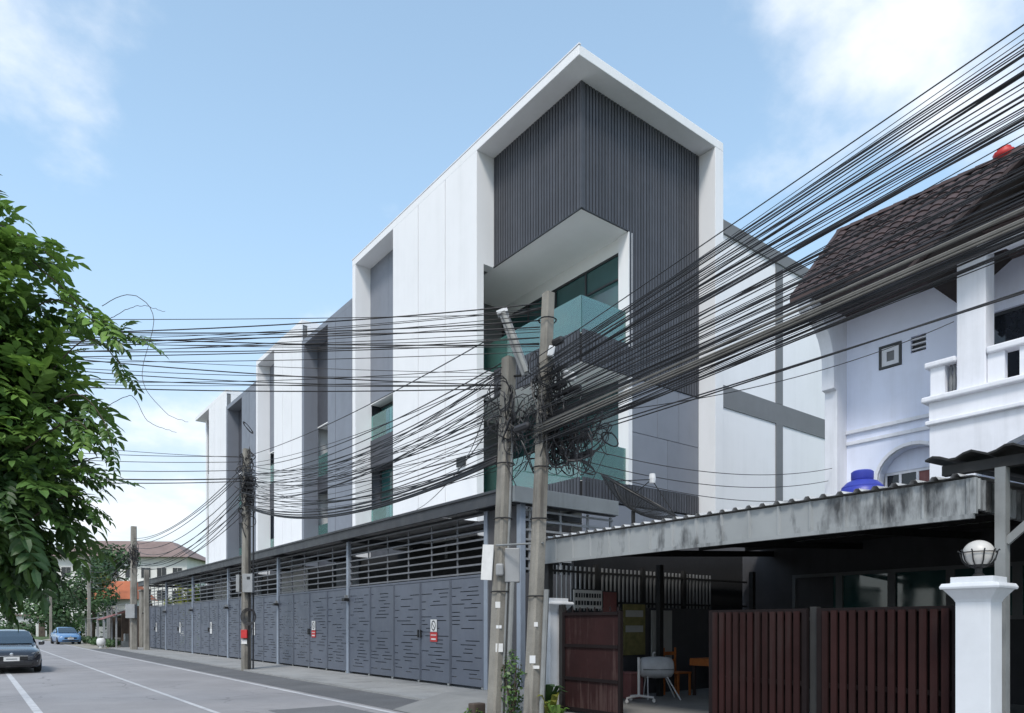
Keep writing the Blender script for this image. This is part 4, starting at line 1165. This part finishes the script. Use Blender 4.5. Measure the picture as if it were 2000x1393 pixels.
# splice closures and drop boxes among the cables
for i, (dx, dy, z, l, m) in enumerate(((.30,-.12,5.40,.26,'cable'),(.42,-.28,5.30,.34,'cable'),(.12,-.25,4.72,.3,'cable'),(.55,-.40,4.55,.30,'cable'),(.62,-.42,4.30,.32,'cable'),(-.12,.25,4.75,.3,'cable'),(.20,-.1,6.05,.3,'cable'))):
    o = Vector((PB.at(z).x+dx-.1, PB.at(z).y+dy, z)); d = Vector((.25,-.9,.12)).normalized()
    ob = MB().tube([o-d*l/2, o-d*l*.4, o+d*l*.4, o+d*l/2], [.03,.06,.06,.03], 8).build('splice_closure', M[m], None, smooth=True, auto=40)
    tag(ob, 'black cylindrical splice closure hung in the cable tangle', 'cable joint', 'splice closures in the tangle')
for dx, dy, z, w, h, lb in ((.28,-.26,5.52,.20,.14,'larger white junction box hung among the cables right of the slim pole'), (-.03,-.16,5.86,.10,.16,'small white junction box strapped on the slim pole')):
    c = PB.at(z)+Vector((dx,dy,0)); me, _ = MB().box(-w/2,w/2,-.05,.05,-h/2,h/2).mesh('junction_box', M['boxwhite'], origin=(0,0,0))
    o = put('junction_box', me, None, c, (.2,.2,R(-35))); b_ = o.modifiers.new('bevel','BEVEL'); b_.width = .02; b_.segments = 2
    tag(o, lb, 'junction box')
# ------------------------------------------------------------------ vegetation
def frond_mesh(name, m, rg, n=5, L=.34, ll=.128, lw=.056):
    """pinnate leaf along +X, drooping in -Z, with paired leaflets and an end leaflet"""
    mb = MB()
    def pt(t): return Vector((L*t, 0, -.10*t*t*L/.3))
    mb.tube([pt(0), pt(.5), pt(1)], [.0035,.003,.002], 3, False)
    def leaflet(b, d, up, l, w):
        d = d.normalized(); s = d.cross(up).normalized(); nrm = s.cross(d)
        c0 = b; c1 = b+d*l*.38-nrm*.0+Vector((0,0,.004)); c2 = b+d*l*.72-Vector((0,0,l*.06)); c3 = b+d*l-Vector((0,0,l*.2))
        k = len(mb.v)
        mb.v += [tuple(c0), tuple(c1+s*w*.5+nrm*.008), tuple(c1), tuple(c1-s*w*.5+nrm*.008), tuple(c2+s*w*.42+nrm*.006), tuple(c2), tuple(c2-s*w*.42+nrm*.006), tuple(c3)]
        mb.f += [(k,k+2,k+1),(k,k+3,k+2),(k+1,k+2,k+5,k+4),(k+2,k+3,k+6,k+5),(k+4,k+5,k+7),(k+5,k+6,k+7)]
    for i in range(n):
        t = .22+.68*i/(n-1)
        for s in (-1, 1):
            d = Vector((.55+.3*t, s*1.0, rg.uniform(-.45,.05)))
            leaflet(pt(t), d, Vector((rg.uniform(-.25,.25), rg.uniform(-.25,.25), 1)), ll*rg.uniform(.85,1.15), lw*rg.uniform(.85,1.15))
    leaflet(pt(1), Vector((1,0,-.35)), Vector((0,0,1)), ll*1.1, lw)
    me, _ = mb.mesh(name, M[m], origin=(0,0,0), fix=False)
    return me
rv = random.Random(21)
FM = {k: [frond_mesh('leaf', k, rv) for _ in range(3)] for k in ('leafA','leafB','leafC')}
FD = {k: [([v.co.copy() for v in me.vertices], [tuple(p.vertices) for p in me.polygons]) for me in v_] for k, v_ in FM.items()}
FW, RT = Vector((.6105,.792,0)), Vector((.792,-.6105,0))
def vw(r, s, z): return FW*s+RT*r+Vector((0,0,z))
tree = thing('climber_tree', (-2.1, 8.6, 0), 'leafy tree overgrown with climber spilling over the left roadside', 'tree')
tr_ = MB()
tb_ = vw(-6.1, 6.1, 0)
tr_.tube([tb_-Vector((0,0,.1)), tb_+Vector((.1,-.05,1.2)), tb_+Vector((.28,-.1,2.4)), tb_+Vector((.5,-.22,3.4))], [.2,.16,.13,.08], 9)
tr_.build('trunk', M['bark'], tree, smooth=True)
lb = MB()
for i in range(12):
    z = rv.uniform(1.6,3.2); st = tb_+Vector((.25,-.1,z))
    e = vw(rv.uniform(-5.6,-3.9), rv.uniform(5.4,6.8), z+rv.uniform(.2,1.8))
    mid = st.lerp(e,.5)+Vector((0,0,.25))
    lb.tube([st, mid, e], [.05,.03,.012], 5)
lb.build('limb', M['bark'], tree, smooth=True)
# clumps (r across view, s depth, z, radius)
CL = [(-4.35,6.2,4.75,.36),(-4.75,6.2,4.95,.42),(-4.25,6.2,4.35,.40),(-4.75,6.2,4.35,.62),(-5.2,6.3,4.6,.62),(-4.3,6.2,3.95,.52),(-4.0,6.3,3.55,.48),(-4.6,6.0,3.6,.68),(-5.2,6.0,3.7,.75),(-3.85,6.2,3.10,.40),(-4.35,6.0,3.0,.55),
      (-4.9,5.9,2.9,.65),(-3.82,6.1,2.72,.42),(-4.3,6.0,2.45,.50),(-4.75,5.9,2.45,.5),(-5.4,6.1,2.6,.7),(-4.5,6.1,2.25,.34),(-5.5,6.2,3.4,.8),(-5.4,6.3,4.1,.8),(-6.0,6.4,3.2,.9),(-6.0,6.5,4.3,.8),(-4.05,6.3,2.55,.36),(-5.2,6.0,2.15,.36)]
big = []
def rndsph():
    while True:
        v = Vector((rv.uniform(-1,1), rv.uniform(-1,1), rv.uniform(-1,1)))
        if .05 < v.length < 1: return v
for (r, s, z, rad) in CL:
    r -= .55 if z < 4.2 else .35
    n = int(215*rad*rad/.36)
    for i in range(n):
        v = rndsph(); v = v.normalized()*(v.length**.45)
        p = vw(r, s, z)+v*rad
        out = v.normalized()
        d = (out+Vector((0,0,-.25))+Vector((rv.uniform(-.5,.5),rv.uniform(-.5,.5),rv.uniform(-.3,.3)))).normalized()
        hi = out.z*.6+(z-3.2)*.25+rv.uniform(-.45,.45)+(.25 if v.length > .85 else -.35)  # lighter greens high and at the surface, darker greens inside
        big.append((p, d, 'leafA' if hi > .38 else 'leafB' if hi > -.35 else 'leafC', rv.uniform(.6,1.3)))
# sprays reaching into the sky
tw = MB()
def catmull(P, k, f):
    a, b, c, d = P[max(k-1,0)], P[k], P[k+1], P[min(k+2, len(P)-1)]
    return .5*((2*b)+(c-a)*f+(2*a-5*b+4*c-d)*f*f+(3*b-a-3*c+d)*f*f*f)
def spray(pts, n, sc=.9, key='leafA'):
    pts = [Vector(p) for p in pts]
    cur = []
    for i in range(25):
        t = i/24*(len(pts)-1); k = min(int(t), len(pts)-2); f = t-k
        cur.append(catmull(pts, k, f))
    tw.tube(cur, [.009-.006*i/24 for i in range(25)], 4, False)
    for i in range(n):
        t = .15+.85*i/max(1, n-1); k = min(int(t*24), 23)
        dd = (cur[k+1]-cur[k]).normalized()
        sd = dd.cross(Vector((0,0,1))).normalized()*(1 if i % 2 else -1)
        d = (dd*.5+sd*.5+Vector((0,0,rv.uniform(-.4,.5)))+RT*rv.uniform(-.2,.2)).normalized()
        big.append((cur[k].copy(), d, key if rv.random() < .6 else 'leafB', sc*rv.uniform(.7,1.05)))
def vs(r, s_, z): return vw(r-.26, s_, z+(.22 if z > 3.9 else .05))
spray([vs(-5.2,6.2,4.6), vs(-4.6,6.2,5.05), vs(-4.0,6.1,4.80), vs(-3.7,6.1,4.6)], 14, 1.0)
spray([vs(-4.9,6.2,4.5), vs(-4.2,6.2,4.75), vs(-3.75,6.1,4.45), vs(-3.45,6.1,4.18), vs(-3.25,6.1,4.05)], 16, .95)
spray([vs(-4.3,6.2,3.95), vs(-3.8,6.2,4.30), vs(-3.4,6.2,4.10), vs(-3.05,6.2,3.95)], 12, .75)
spray([vs(-4.0,6.2,3.6), vs(-3.5,6.2,3.95), vs(-3.15,6.2,3.85)], 9, .7, 'leafB')
spray([vs(-4.0,6.1,3.3), vs(-3.55,6.1,3.6), vs(-3.30,6.1,3.4), vs(-3.2,6.1,3.1)], 8, .7, 'leafB')
spray([vs(-3.9,6.1,2.75), vs(-3.55,6.1,2.98), vs(-3.3,6.1,2.85)], 9, .75, 'leafB')
spray([vs(-3.95,6.1,2.5), vs(-3.6,6.1,2.72), vs(-3.35,6.1,2.62)], 8, .7, 'leafB')
spray([vs(-3.9,6.0,3.1), vs(-3.5,6.0,3.35), vs(-3.32,6.0,3.2)], 8, .8, 'leafA')
spray([vs(-5.4,6.2,4.9), vs(-4.9,6.2,5.35), vs(-4.35,6.2,5.22)], 10, 1.0)
# bare tendrils
for pts in ([vs(-3.3,6.1,4.2), vs(-3.05,6.1,4.3), vs(-2.85,6.1,4.1), vs(-2.95,6.1,3.75), vs(-2.75,6.1,3.45), vs(-2.55,6.1,3.36)],
            [vs(-3.35,6.2,3.5), vs(-3.1,6.2,3.62), vs(-2.95,6.2,3.4), vs(-2.7,6.2,3.3)], [vs(-3.3,6.1,4.05), vs(-3.0,6.1,4.2), vs(-2.75,6.1,4.15)]):
    c = []
    for i in range(30):
        t = i/29*(len(pts)-1); k = min(int(t), len(pts)-2); f = t-k; c.append(catmull(pts, k, f)+Vector((0,0,rv.uniform(-.006,.006))))
    tw.tube(c, [.0035-.0018*i/29 for i in range(30)], 4, False)
tw.build('twig', M['bark'], tree)
camp = Vector((0,0,1.65))
def inview(p):
    q = p-camp; s = q.dot(FW); r = q.dot(RT); return s > .5 and -1005 < r/s*1372 < 100
def rotof(d, roll): 
    return (d.to_track_quat('X','Z').to_matrix().to_4x4() @ Matrix.Rotation(roll, 4, 'X'))
order = sorted(range(len(big)), key=lambda i: (0 if inview(big[i][0]) else 1, (big[i][0]-camp).length))
single = set(order[:280])
fol = {k: ([], []) for k in FD}
crown = None
meshes = []
for k in FD:
    V, F = fol[k]
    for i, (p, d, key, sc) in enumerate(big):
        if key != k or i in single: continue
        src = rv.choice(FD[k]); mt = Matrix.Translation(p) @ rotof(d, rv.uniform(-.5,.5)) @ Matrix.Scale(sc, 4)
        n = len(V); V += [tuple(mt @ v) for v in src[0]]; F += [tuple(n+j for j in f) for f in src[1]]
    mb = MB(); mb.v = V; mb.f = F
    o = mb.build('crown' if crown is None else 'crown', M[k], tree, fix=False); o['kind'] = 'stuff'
    if crown is None: crown = o
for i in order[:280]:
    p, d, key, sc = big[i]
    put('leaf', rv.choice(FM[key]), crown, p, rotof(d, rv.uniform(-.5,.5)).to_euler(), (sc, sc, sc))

def leafcloud(mb, c, rad, n, size, rg, flat=1.0, shell=.5):
    for i in range(n):
        while True:
            v = Vector((rg.uniform(-1,1), rg.uniform(-1,1), rg.uniform(-1,1)))
            if .1 < v.length < 1: break
        v = v.normalized()*(v.length**shell)
        p = Vector(c)+Vector((v.x*rad[0], v.y*rad[1], v.z*rad[2]))
        a = Vector((rg.uniform(-1,1), rg.uniform(-1,1), rg.uniform(-.6,.6))).normalized()
        b = (v.normalized()+Vector((rg.uniform(-.7,.7), rg.uniform(-.7,.7), rg.uniform(-.3,.9)))).normalized()
        t = a.cross(b).normalized(); a = b.cross(t).normalized()
        s = size*rg.uniform(.6,1.3)
        mb.poly(p-a*s*.5, p+t*s*.28-a*s*.05, p+a*s*.5, p-t*s*.28-a*s*.05)
def far_tree(x, y, h, r, label, rg, m='leafF', n=2200, size=.5, zlow=.35, group='trees beyond the end of the road'):
    t = thing('roadside_tree', (x, y, 0), label, 'tree', group)
    mb = MB().tube([(x,y,-.1),(x+.1,y,h*.3),(x-.1,y+.1,h*.6),(x,y,h*.8)], [.22*h/9,.18*h/9,.12*h/9,.05], 7)
    mb.build('trunk', M['bark'], t, smooth=True)
    mb = MB()
    for i in range(6):
        a = rg.uniform(0,6.28); z = h*rg.uniform(.3,.6)
        mb.tube([(x,y,z),(x+math.cos(a)*r*.5,y+math.sin(a)*r*.5,z+h*.12),(x+math.cos(a)*r*.8,y+math.sin(a)*r*.8,z+h*.22)], [.07,.05,.02], 5)
    mb.build('limb', M['bark'], t, smooth=True)
    for mm, fr in ((m,.55), ('leafF2' if m != 'leafF2' else 'leafF',.45)):
        mb = MB()
        for k in range(9):
            a = rg.uniform(0,6.28); q = rg.uniform(.15,.72)*r; zz = h*rg.uniform(zlow+.1,.86)
            rr = r*rg.uniform(.32,.52)
            leafcloud(mb, (x+math.cos(a)*q, y+math.sin(a)*q, zz), (rr,rr,rr*.8), int(n*fr/9), size, rg)
        o = mb.build('crown', M[mm], t, fix=False); o['kind'] = 'stuff'
    return t
rf_ = random.Random(3)
for x, y, h, r, lb_, mm in ((10.5,88,9.5,3.6,'dark green tree standing over the old sheds','leafF2'),(13.5,98,12,4.6,'tall green tree behind the sheds','leafF'),
        (8.8,108,9,3.6,'bushy tree by the road bend behind the blue car','leafF'),(5.0,136,12,5.5,'broad dark tree facing the end of the road','leafF2'),
        (11,140,14,6,'large green tree behind the road bend','leafF'),(-2,150,13,6,'far leafy tree beyond the dark car','leafF'),(-9,160,14,7,'far dark tree past the bend of the road','leafF2'),
        (18,78,6.5,3.0,'yellow green tree in front of the orange roof','leafY'),(13.0,97,11,1.7,'yellowish slim tree in front of the white block','leafY'),(22,70,7.0,2.2,'small bright tree behind the far canopy end','leafF')):
    far_tree(x, y, h, r, lb_, rf_, mm, 2400, .55 if y > 95 else .42, .12)
# verge planting
def bush(x, y, z0, rad, n, size, label, m, rg, name='shrub', cat='shrub', group=None, kind=None):
    t = thing(name, (x, y, z0), label, cat, group)
    mb = MB()
    for i in range(7):
        a = rg.uniform(0,6.28); mb.tube([(x,y,z0-.02),(x+math.cos(a)*rad[0]*.4,y+math.sin(a)*rad[1]*.4,z0+rad[2]*.9),(x+math.cos(a)*rad[0]*.8,y+math.sin(a)*rad[1]*.8,z0+rad[2]*1.6)], [.02,.014,.006], 4)
    mb.build('stem', M['bark'], t)
    for mm, f in ((m,.6),('leafF2',.4)):
        mb = MB(); leafcloud(mb, (x,y,z0+rad[2]), rad, int(n*f), size, rg, shell=.7); o = mb.build('foliage', M[mm], t, fix=False); o['kind'] = 'stuff'
    return t
for i in range(7):
    bush(-1+i*2.4+rf_.uniform(-.4,.4), 128+rf_.uniform(-2,3)+ (0 if i < 5 else -6), 0, (1.9,1.6,1.1), 600, .4, 'low green hedge shrub along the end of the road', 'leafF', rf_, group='hedge shrubs at the end of the road')
for x, y in ((8.3,60),(8.2,66),(8.4,72),(8.0,79)):
    bush(x, y, 0, (.7,1.6,.35), 350, .22, 'low grass clump growing along the verge before the sheds', 'leafF', rf_, 'grass_clump', 'grass', 'grass clumps on the verge')
# plants round the twin poles
def blade_plant(x, y, z0, n, h, label, m, rg, w=.05):
    t = thing('leafy_plant', (x, y, z0), label, 'plant', 'plants round the twin poles')
    for i in range(n):
        a = rg.uniform(0,6.28); hh = h*rg.uniform(.6,1.1); o = hh*rg.uniform(.25,.75)
        d = Vector((math.cos(a), math.sin(a), 0)); s = Vector((-d.y, d.x, 0)); b = Vector((x,y,z0))+d*.03
        mb = MB(); P = [b, b+d*o*.3+Vector((0,0,hh*.55)), b+d*o*.65+Vector((0,0,hh*.9)), b+d*o+Vector((0,0,hh*.85))]
        W = [w*.4, w, w*.9, .004]
        for k in range(3): mb.poly(P[k]-s*W[k], P[k]+s*W[k], P[k+1]+s*W[k+1], P[k+1]-s*W[k+1])
        mb.build('leaf', M[m], t, fix=False)
    return t
rp = random.Random(9)
blade_plant(7.22, 8.55, .1, 14, .85, 'dark pointed leaf plant against the small white pillar', 'leafC', rp, .06)
blade_plant(7.15, 8.30, .1, 16, .50, 'yellowish leaf plant at the foot of the small white pillar', 'leafY', rp, .05)
blade_plant(7.05, 8.05, .1, 16, .40, 'low green leaf plant beside the rusty gate leaf', 'leafA', rp, .045)
bush(6.98, 9.05, .02, (.18,.20,.62), 420, .075, 'thin green weed climbing between the twin poles', 'leafB', rp, 'climbing_weed', 'plant')
bush(6.72, 9.75, .02, (.16,.2,.14), 160, .07, 'small weed tuft at the foot of the stained pole', 'leafA', rp, 'weed_tuft', 'plant')
o = MB().box(6.62,6.86,9.62,9.8,0,.34).build('kerb_stub', M['junk'], None, bevel=.02); tag(o, 'short weathered brown stub post at the foot of the stained pole', 'stub post')

# ------------------------------------------------------------------ cars
def car(loc, rz, paint, label):
    t = thing('car', loc, label, 'car')
    t.rotation_euler = (0, 0, rz)
    def part(mb, name, m, par=None, smooth=True, auto=35, bevel=0):
        o, c = mb.mesh(name, M[m], smooth)
        ob = bpy.data.objects.new(name, o); COL.objects.link(ob)
        base = par['_c'] if par is not None and '_c' in par else None
        ob.parent = par if par is not None else t
        ob.location = c - (LOC[par] if par is not None else Vector())
        LOC[ob] = c
        if auto: o.set_sharp_from_angle(angle=R(auto))
        if bevel: b = ob.modifiers.new('bevel','BEVEL'); b.width = bevel; b.segments = 2
        return ob
    LOC = {}
    def ring(y, w, zb, zt, crown=.03):
        zm = zb+(zt-zb)*.55
        half = [(w*.86, zb), (w*.97, zb+.07), (w, zm), (w*.985, zt-.12), (w*.93, zt-.03), (w*.72, zt+crown*.5), (w*.35, zt+crown)]
        return [(x, y, z) for x, z in half] + [(-x, y, z) for x, z in reversed(half)]
    st = [(-2.26,.58,.32,.56),(-2.22,.72,.24,.64),(-2.10,.82,.20,.72),(-1.85,.855,.18,.80),(-1.45,.86,.18,.87),(-1.0,.862,.18,.93),(-.8,.862,.18,.96),(0,.862,.18,.97),(.9,.862,.18,.98),(1.6,.86,.18,1.0),(2.0,.84,.20,1.0),(2.18,.79,.26,.95),(2.24,.70,.34,.86)]
    body = part(MB().loft([ring(*s) for s in st]), 'body', paint, auto=50)
    def cr(y, wb, zb, wt, zt): return [(wb,y,zb),(wb*.96,y,zb+(zt-zb)*.35),(wt,y,zt-.05),(wt*.8,y,zt-.005),(0,y,zt+.012),(-wt*.8,y,zt-.005),(-wt,y,zt-.05),(-wb*.96,y,zb+(zt-zb)*.35),(-wb,y,zb)]
    cab = [cr(-1.0,.80,.90,.76,.96),cr(-.55,.79,.92,.70,1.20),(cr(-.08,.79,.93,.62,1.425)),cr(.4,.79,.93,.60,1.475),cr(.9,.79,.93,.60,1.455),cr(1.3,.78,.93,.63,1.30),cr(1.78,.76,.93,.70,1.0)]
    part(MB().loft(cab), 'cabin', paint, auto=50)
    def quadpatch(pts, name, m):
        return part(MB().poly(*pts), name, m, auto=None, smooth=False)
    ws = MB()
    for (y0,w0,z0,y1,w1,z1) in ((-.98,.70,.985,-.56,.655,1.215),(-.56,.655,1.215,-.14,.575,1.408)):
        for k in range(6):
            f0, f1 = -1+2*k/6, -1+2*(k+1)/6
            cv = lambda f: .03*(1-f*f)
            ws.poly((w0*f0,y0-.02-cv(f0),z0+.015),(w0*f1,y0-.02-cv(f1),z0+.015),(w1*f1,y1-.02-cv(f1),z1+.018),(w1*f0,y1-.02-cv(f0),z1+.018))
    part(ws, 'windscreen', 'carglass')
    part(MB().poly((-.6,1.36,1.27),(.6,1.36,1.27),(.66,1.74,1.04),(-.66,1.74,1.04)), 'rear_window', 'carglass', smooth=False)
    for s in (-1, 1):
        for (a, b) in ((-.72,.32),(.38,1.36)):
            zt0 = 1.12 if a < 0 else 1.41; zt1 = 1.41 if a < 0 else 1.22
            part(MB().poly((s*.80,a,.965),(s*.80,b,.965),(s*.635 if a<0 else s*.68,b,zt1),(s*.74 if a<0 else s*.635,a,zt0)), 'side_window', 'carglass', smooth=False)
        mir = part(MB().loft([[(s*(.84+.02), -.62+dy, .98+dz) for dy, dz in ((-.04,-.05),(.05,-.05),(.05,.07),(-.04,.06))],[(s*1.0, -.66+dy, .99+dz) for dy, dz in ((-.05,-.06),(.05,-.06),(.05,.09),(-.05,.08))],[(s*1.04, -.64+dy, 1.0+dz) for dy, dz in ((-.03,-.03),(.03,-.03),(.03,.05),(-.03,.05))]]), 'mirror', paint, bevel=.01)
        hl = MB().loft([[(s*x, y, z) for x, y, z in ((.48,-2.225,.60),(.50,-2.20,.665),(.66,-2.14,.705),(.79,-2.03,.735),(.83,-1.93,.73),(.82,-2.0,.66),(.74,-2.13,.61),(.58,-2.215,.585))],[(s*x*.97, y+.10, z) for x, y, z in ((.48,-2.225,.60),(.50,-2.20,.665),(.66,-2.14,.705),(.79,-2.03,.735),(.83,-1.93,.73),(.82,-2.0,.66),(.74,-2.13,.61),(.58,-2.215,.585))]])
        part(hl, 'headlight', 'lens', auto=30)
        part(MB().loft([[(s*x,-2.21,z) for x, z in ((.56,.36),(.74,.40),(.72,.45),(.56,.42))],[(s*x,-2.15,z) for x, z in ((.56,.36),(.74,.40),(.72,.45),(.56,.42))]]), 'fog_lamp', 'boxgrey', smooth=False)
        part(MB().box(s*.70-.1, s*.70+.1, 2.16, 2.235, .74, .88), 'tail_light', 'red', smooth=False)
        for y in (-1.38, 1.36):
            wt = part(MB().lathe([(.19,-.1),(.29,-.105),(.315,-.08),(.32,0),(.315,.08),(.29,.105),(.19,.1)], (s*.78, y, .32), 24, 'x'), 'wheel', 'tyre')
            rim = MB().lathe([(.02,.11),(.05,.115),(.06,.10)], (s*.78, y, .32), 12, 'x')
            for k in range(5):
                a = 2*math.pi*k/5; rim.beam((s*.78+s*.10, y, .32), (s*.78+s*.10, y+.19*math.cos(a), .32+.19*math.sin(a)), .05, .03)
            part(rim, 'rim', 'chrome', wt, smooth=False)
    part(MB().box(-.45,.45,-2.275,-2.20,.46,.59), 'grille', 'black', smooth=False, bevel=.02)
    part(MB().box(-.46,.46,-2.287,-2.272,.585,.605), 'grille_bar', 'chrome', smooth=False)
    part(MB().lathe([(.02,-.02),(.055,-.01),(.055,.01)], (0,-2.27,.655), 14, 'y'), 'emblem', 'chrome')
    part(MB().box(-.60,.60,-2.262,-2.2,.26,.38), 'lower_intake', 'black', smooth=False, bevel=.02)
    pl = part(MB().box(-.22,.22,-2.30,-2.288,.43,.57), 'number_plate', 'stickw', smooth=False)
    part(MB().box(-.15,.15,-2.305,-2.301,.485,.515), 'plate_lettering', 'band', pl, smooth=False)
    part(MB().box(-.78,.78,-1.0,1.9,.12,.2), 'underbody', 'black', smooth=False)
    return t
car((1.10, 31.3, .005), 0, 'paintdark', 'dark sedan parked facing the viewer on the left road edge')
car((6.6, 72.5, .005), R(4), 'paintblue', 'small blue car parked at the verge before the old sheds')

# ------------------------------------------------------------------ far buildings
def facing(cx, cy, rz):
    m = Matrix.Translation((cx, cy, 0)) @ Matrix.Rotation(rz, 4, 'Z'); return m
def tf(mb, m):
    mb.v = [tuple(m @ Vector(v)) for v in mb.v]; return mb
ab = thing('apartment_block', (22, 124, 0), 'white apartment block with brown hipped roof and rows of dark windows', 'building')
m = facing(18.9, 125.7, R(37.6-70))
tf(MB().box(-10,10,0,12,0,12.4), m).build('wall', M['farwhite'], ab)
tf(MB().box(-10.2,10.2,-.25,.0,8.4,8.7), m).build('ledge', M['farwhite'], ab)
roof = tf(MB().loft([[(-11,-1.2,12.4),(11,-1.2,12.4),(11,13,12.4),(-11,13,12.4)],[(-6.5,4,15.4),(6.0,4,15.4),(6.0,7,15.4),(-6.5,7,15.4)]]), m).build('roof', M['farroof'], ab)
for fl in range(3):
    for i in range(8):
        x = -9+i*2.4
        w_ = tf(MB().box(x,x+1.5,-.06,.05,1.9+fl*3.6,3.6+fl*3.6), m).build('window', M['farwhite'], ab)
        for q in (0,1): tf(MB().box(x+.06+q*.72,x+.72+q*.72,-.10,-.061,1.96+fl*3.6,3.54+fl*3.6), m).build('pane', M['nglass'], w_)
oh = thing('tiled_house', (15, 84, 0), 'low house with bright orange tiled hip roof among the trees', 'house')
m = facing(12.9, 91, R(37.6-70))
tf(MB().box(-2.2,2.2,0,5,0,4.6), m).build('wall', M['farwhite'], oh)
tf(MB().loft([[(-2.7,-.6,4.6),(2.7,-.6,4.6),(2.7,5.6,4.6),(-2.7,5.6,4.6)],[(-1.2,2.3,6.8),(1.4,2.3,6.8),(1.4,2.7,6.8),(-1.2,2.7,6.8)]]), m).build('roof', M['orangeroof'], oh)
for x in (-1.6,.5): tf(MB().box(x,x+1.1,-.05,.03,1.5,2.8), m).build('window', M['winglass'], oh)
# old sheds along the verge
rs_ = random.Random(17)
for k, (y0, y1, x0, zf, zb, lb_) in enumerate(((57.2,61.5,9.0,3.0,3.9,'old timber shed with rust red awning beside the mouldy pole'),(61.8,68,9.2,2.65,3.4,'patched grey sheet shed between two other sheds'),(68.4,76,9.2,2.2,2.9,'long low grey shed nearest the blue car'))):
    t = thing('old_shed', (x0+1.5, (y0+y1)/2, 0), lb_, 'shed', 'old sheds along the verge')
    n = int((y1-y0)/.8)
    for i in range(n):
        a = y0+(y1-y0)*i/n; b = a+(y1-y0)/n-.03; dz = rs_.uniform(-.03,.03)
        MB().poly((x0-.9,a,zf+dz),(x0-.9,b,zf+dz),(x0+3.5,b,zb+dz),(x0+3.5,a,zb+dz)).poly((x0-.9,a,zf+dz-.03),(x0-.9,b,zf+dz-.03),(x0+3.5,b,zb+dz-.03),(x0+3.5,a,zb+dz-.03)).build('roof_sheet', M['shed'], t, fix=False)
    for i in range(n):
        a = y0+(y1-y0)*i/n
        box('wall_board', x0+1.6, x0+1.64, a, a+(y1-y0)/n-.04, 0, zf+.25, M['junk'], t)
    box('end_wall', x0+.1, x0+3.4, y0+.02, y0+.07, 0, zf+.05, M['junk'], t)
    for y in (y0+.1, (y0+y1)/2, y1-.1): box('post', x0-.75, x0-.65, y-.05, y+.05, 0, zf-.02, M['boxgrey'], t)
    for i in range(5):
        y = rs_.uniform(y0+.5,y1-.6); xx = rs_.uniform(x0-.3,x0+1.2); s = rs_.uniform(.3,.6)
        box('stored_crate', xx, xx+s, y, y+s*1.3, 0, s*rs_.uniform(.8,2), M[rs_.choice(('junk','shed','ywall','ypale'))], t, bevel=.02)
    if k == 0:
        MB().poly((x0-1.6,y0-.2,2.05),(x0-1.6,y1-1.2,2.05),(x0+.2,y1-1.2,2.75),(x0+.2,y0-.2,2.75)).poly((x0-1.6,y0-.2,2.02),(x0-1.6,y1-1.2,2.02),(x0+.2,y1-1.2,2.72),(x0+.2,y0-.2,2.72)).build('awning', M['rust'], t, fix=False)
        for y in (y0-.1, y1-1.3): box('awning_post', x0-1.5, x0-1.42, y, y+.08, 0, 2.06, M['boxgrey'], t)
tr2 = thing('white_bin', (7.35, 57.3, 0), 'white round bin standing on the verge before the rust red awning', 'bin')
MB().lathe([(.18,.2),(.26,.26),(.29,.42),(.28,.6),(.22,.7),(.1,.73)], (7.35,57.3,0), 16).build('tub', M['stickw'], tr2, smooth=True)
MB().lathe([(.16,0),(.12,.1),(.14,.22)], (7.35,57.3,0), 12).build('foot', M['stickw'], tr2, smooth=True)
for x, y, h, w in ((6.2,128,3.0,2.4),(8.2,122,2.6,1.2)):
    t = thing('pale_hut', (x, y, 0), ('wider' if w > 2 else 'narrow')+' pale hut half hidden by trees at the road bend', 'hut')
    box('wall', x-w/2, x+w/2, y, y+2, 0, h, M['farwhite'], t); box('roof', x-w/2-.3, x+w/2+.3, y-.3, y+2.3, h, h+.25, M['farroof'], t); box('door', x-.4, x+.4, y-.04, y, 0, 2, M['junk'], t)
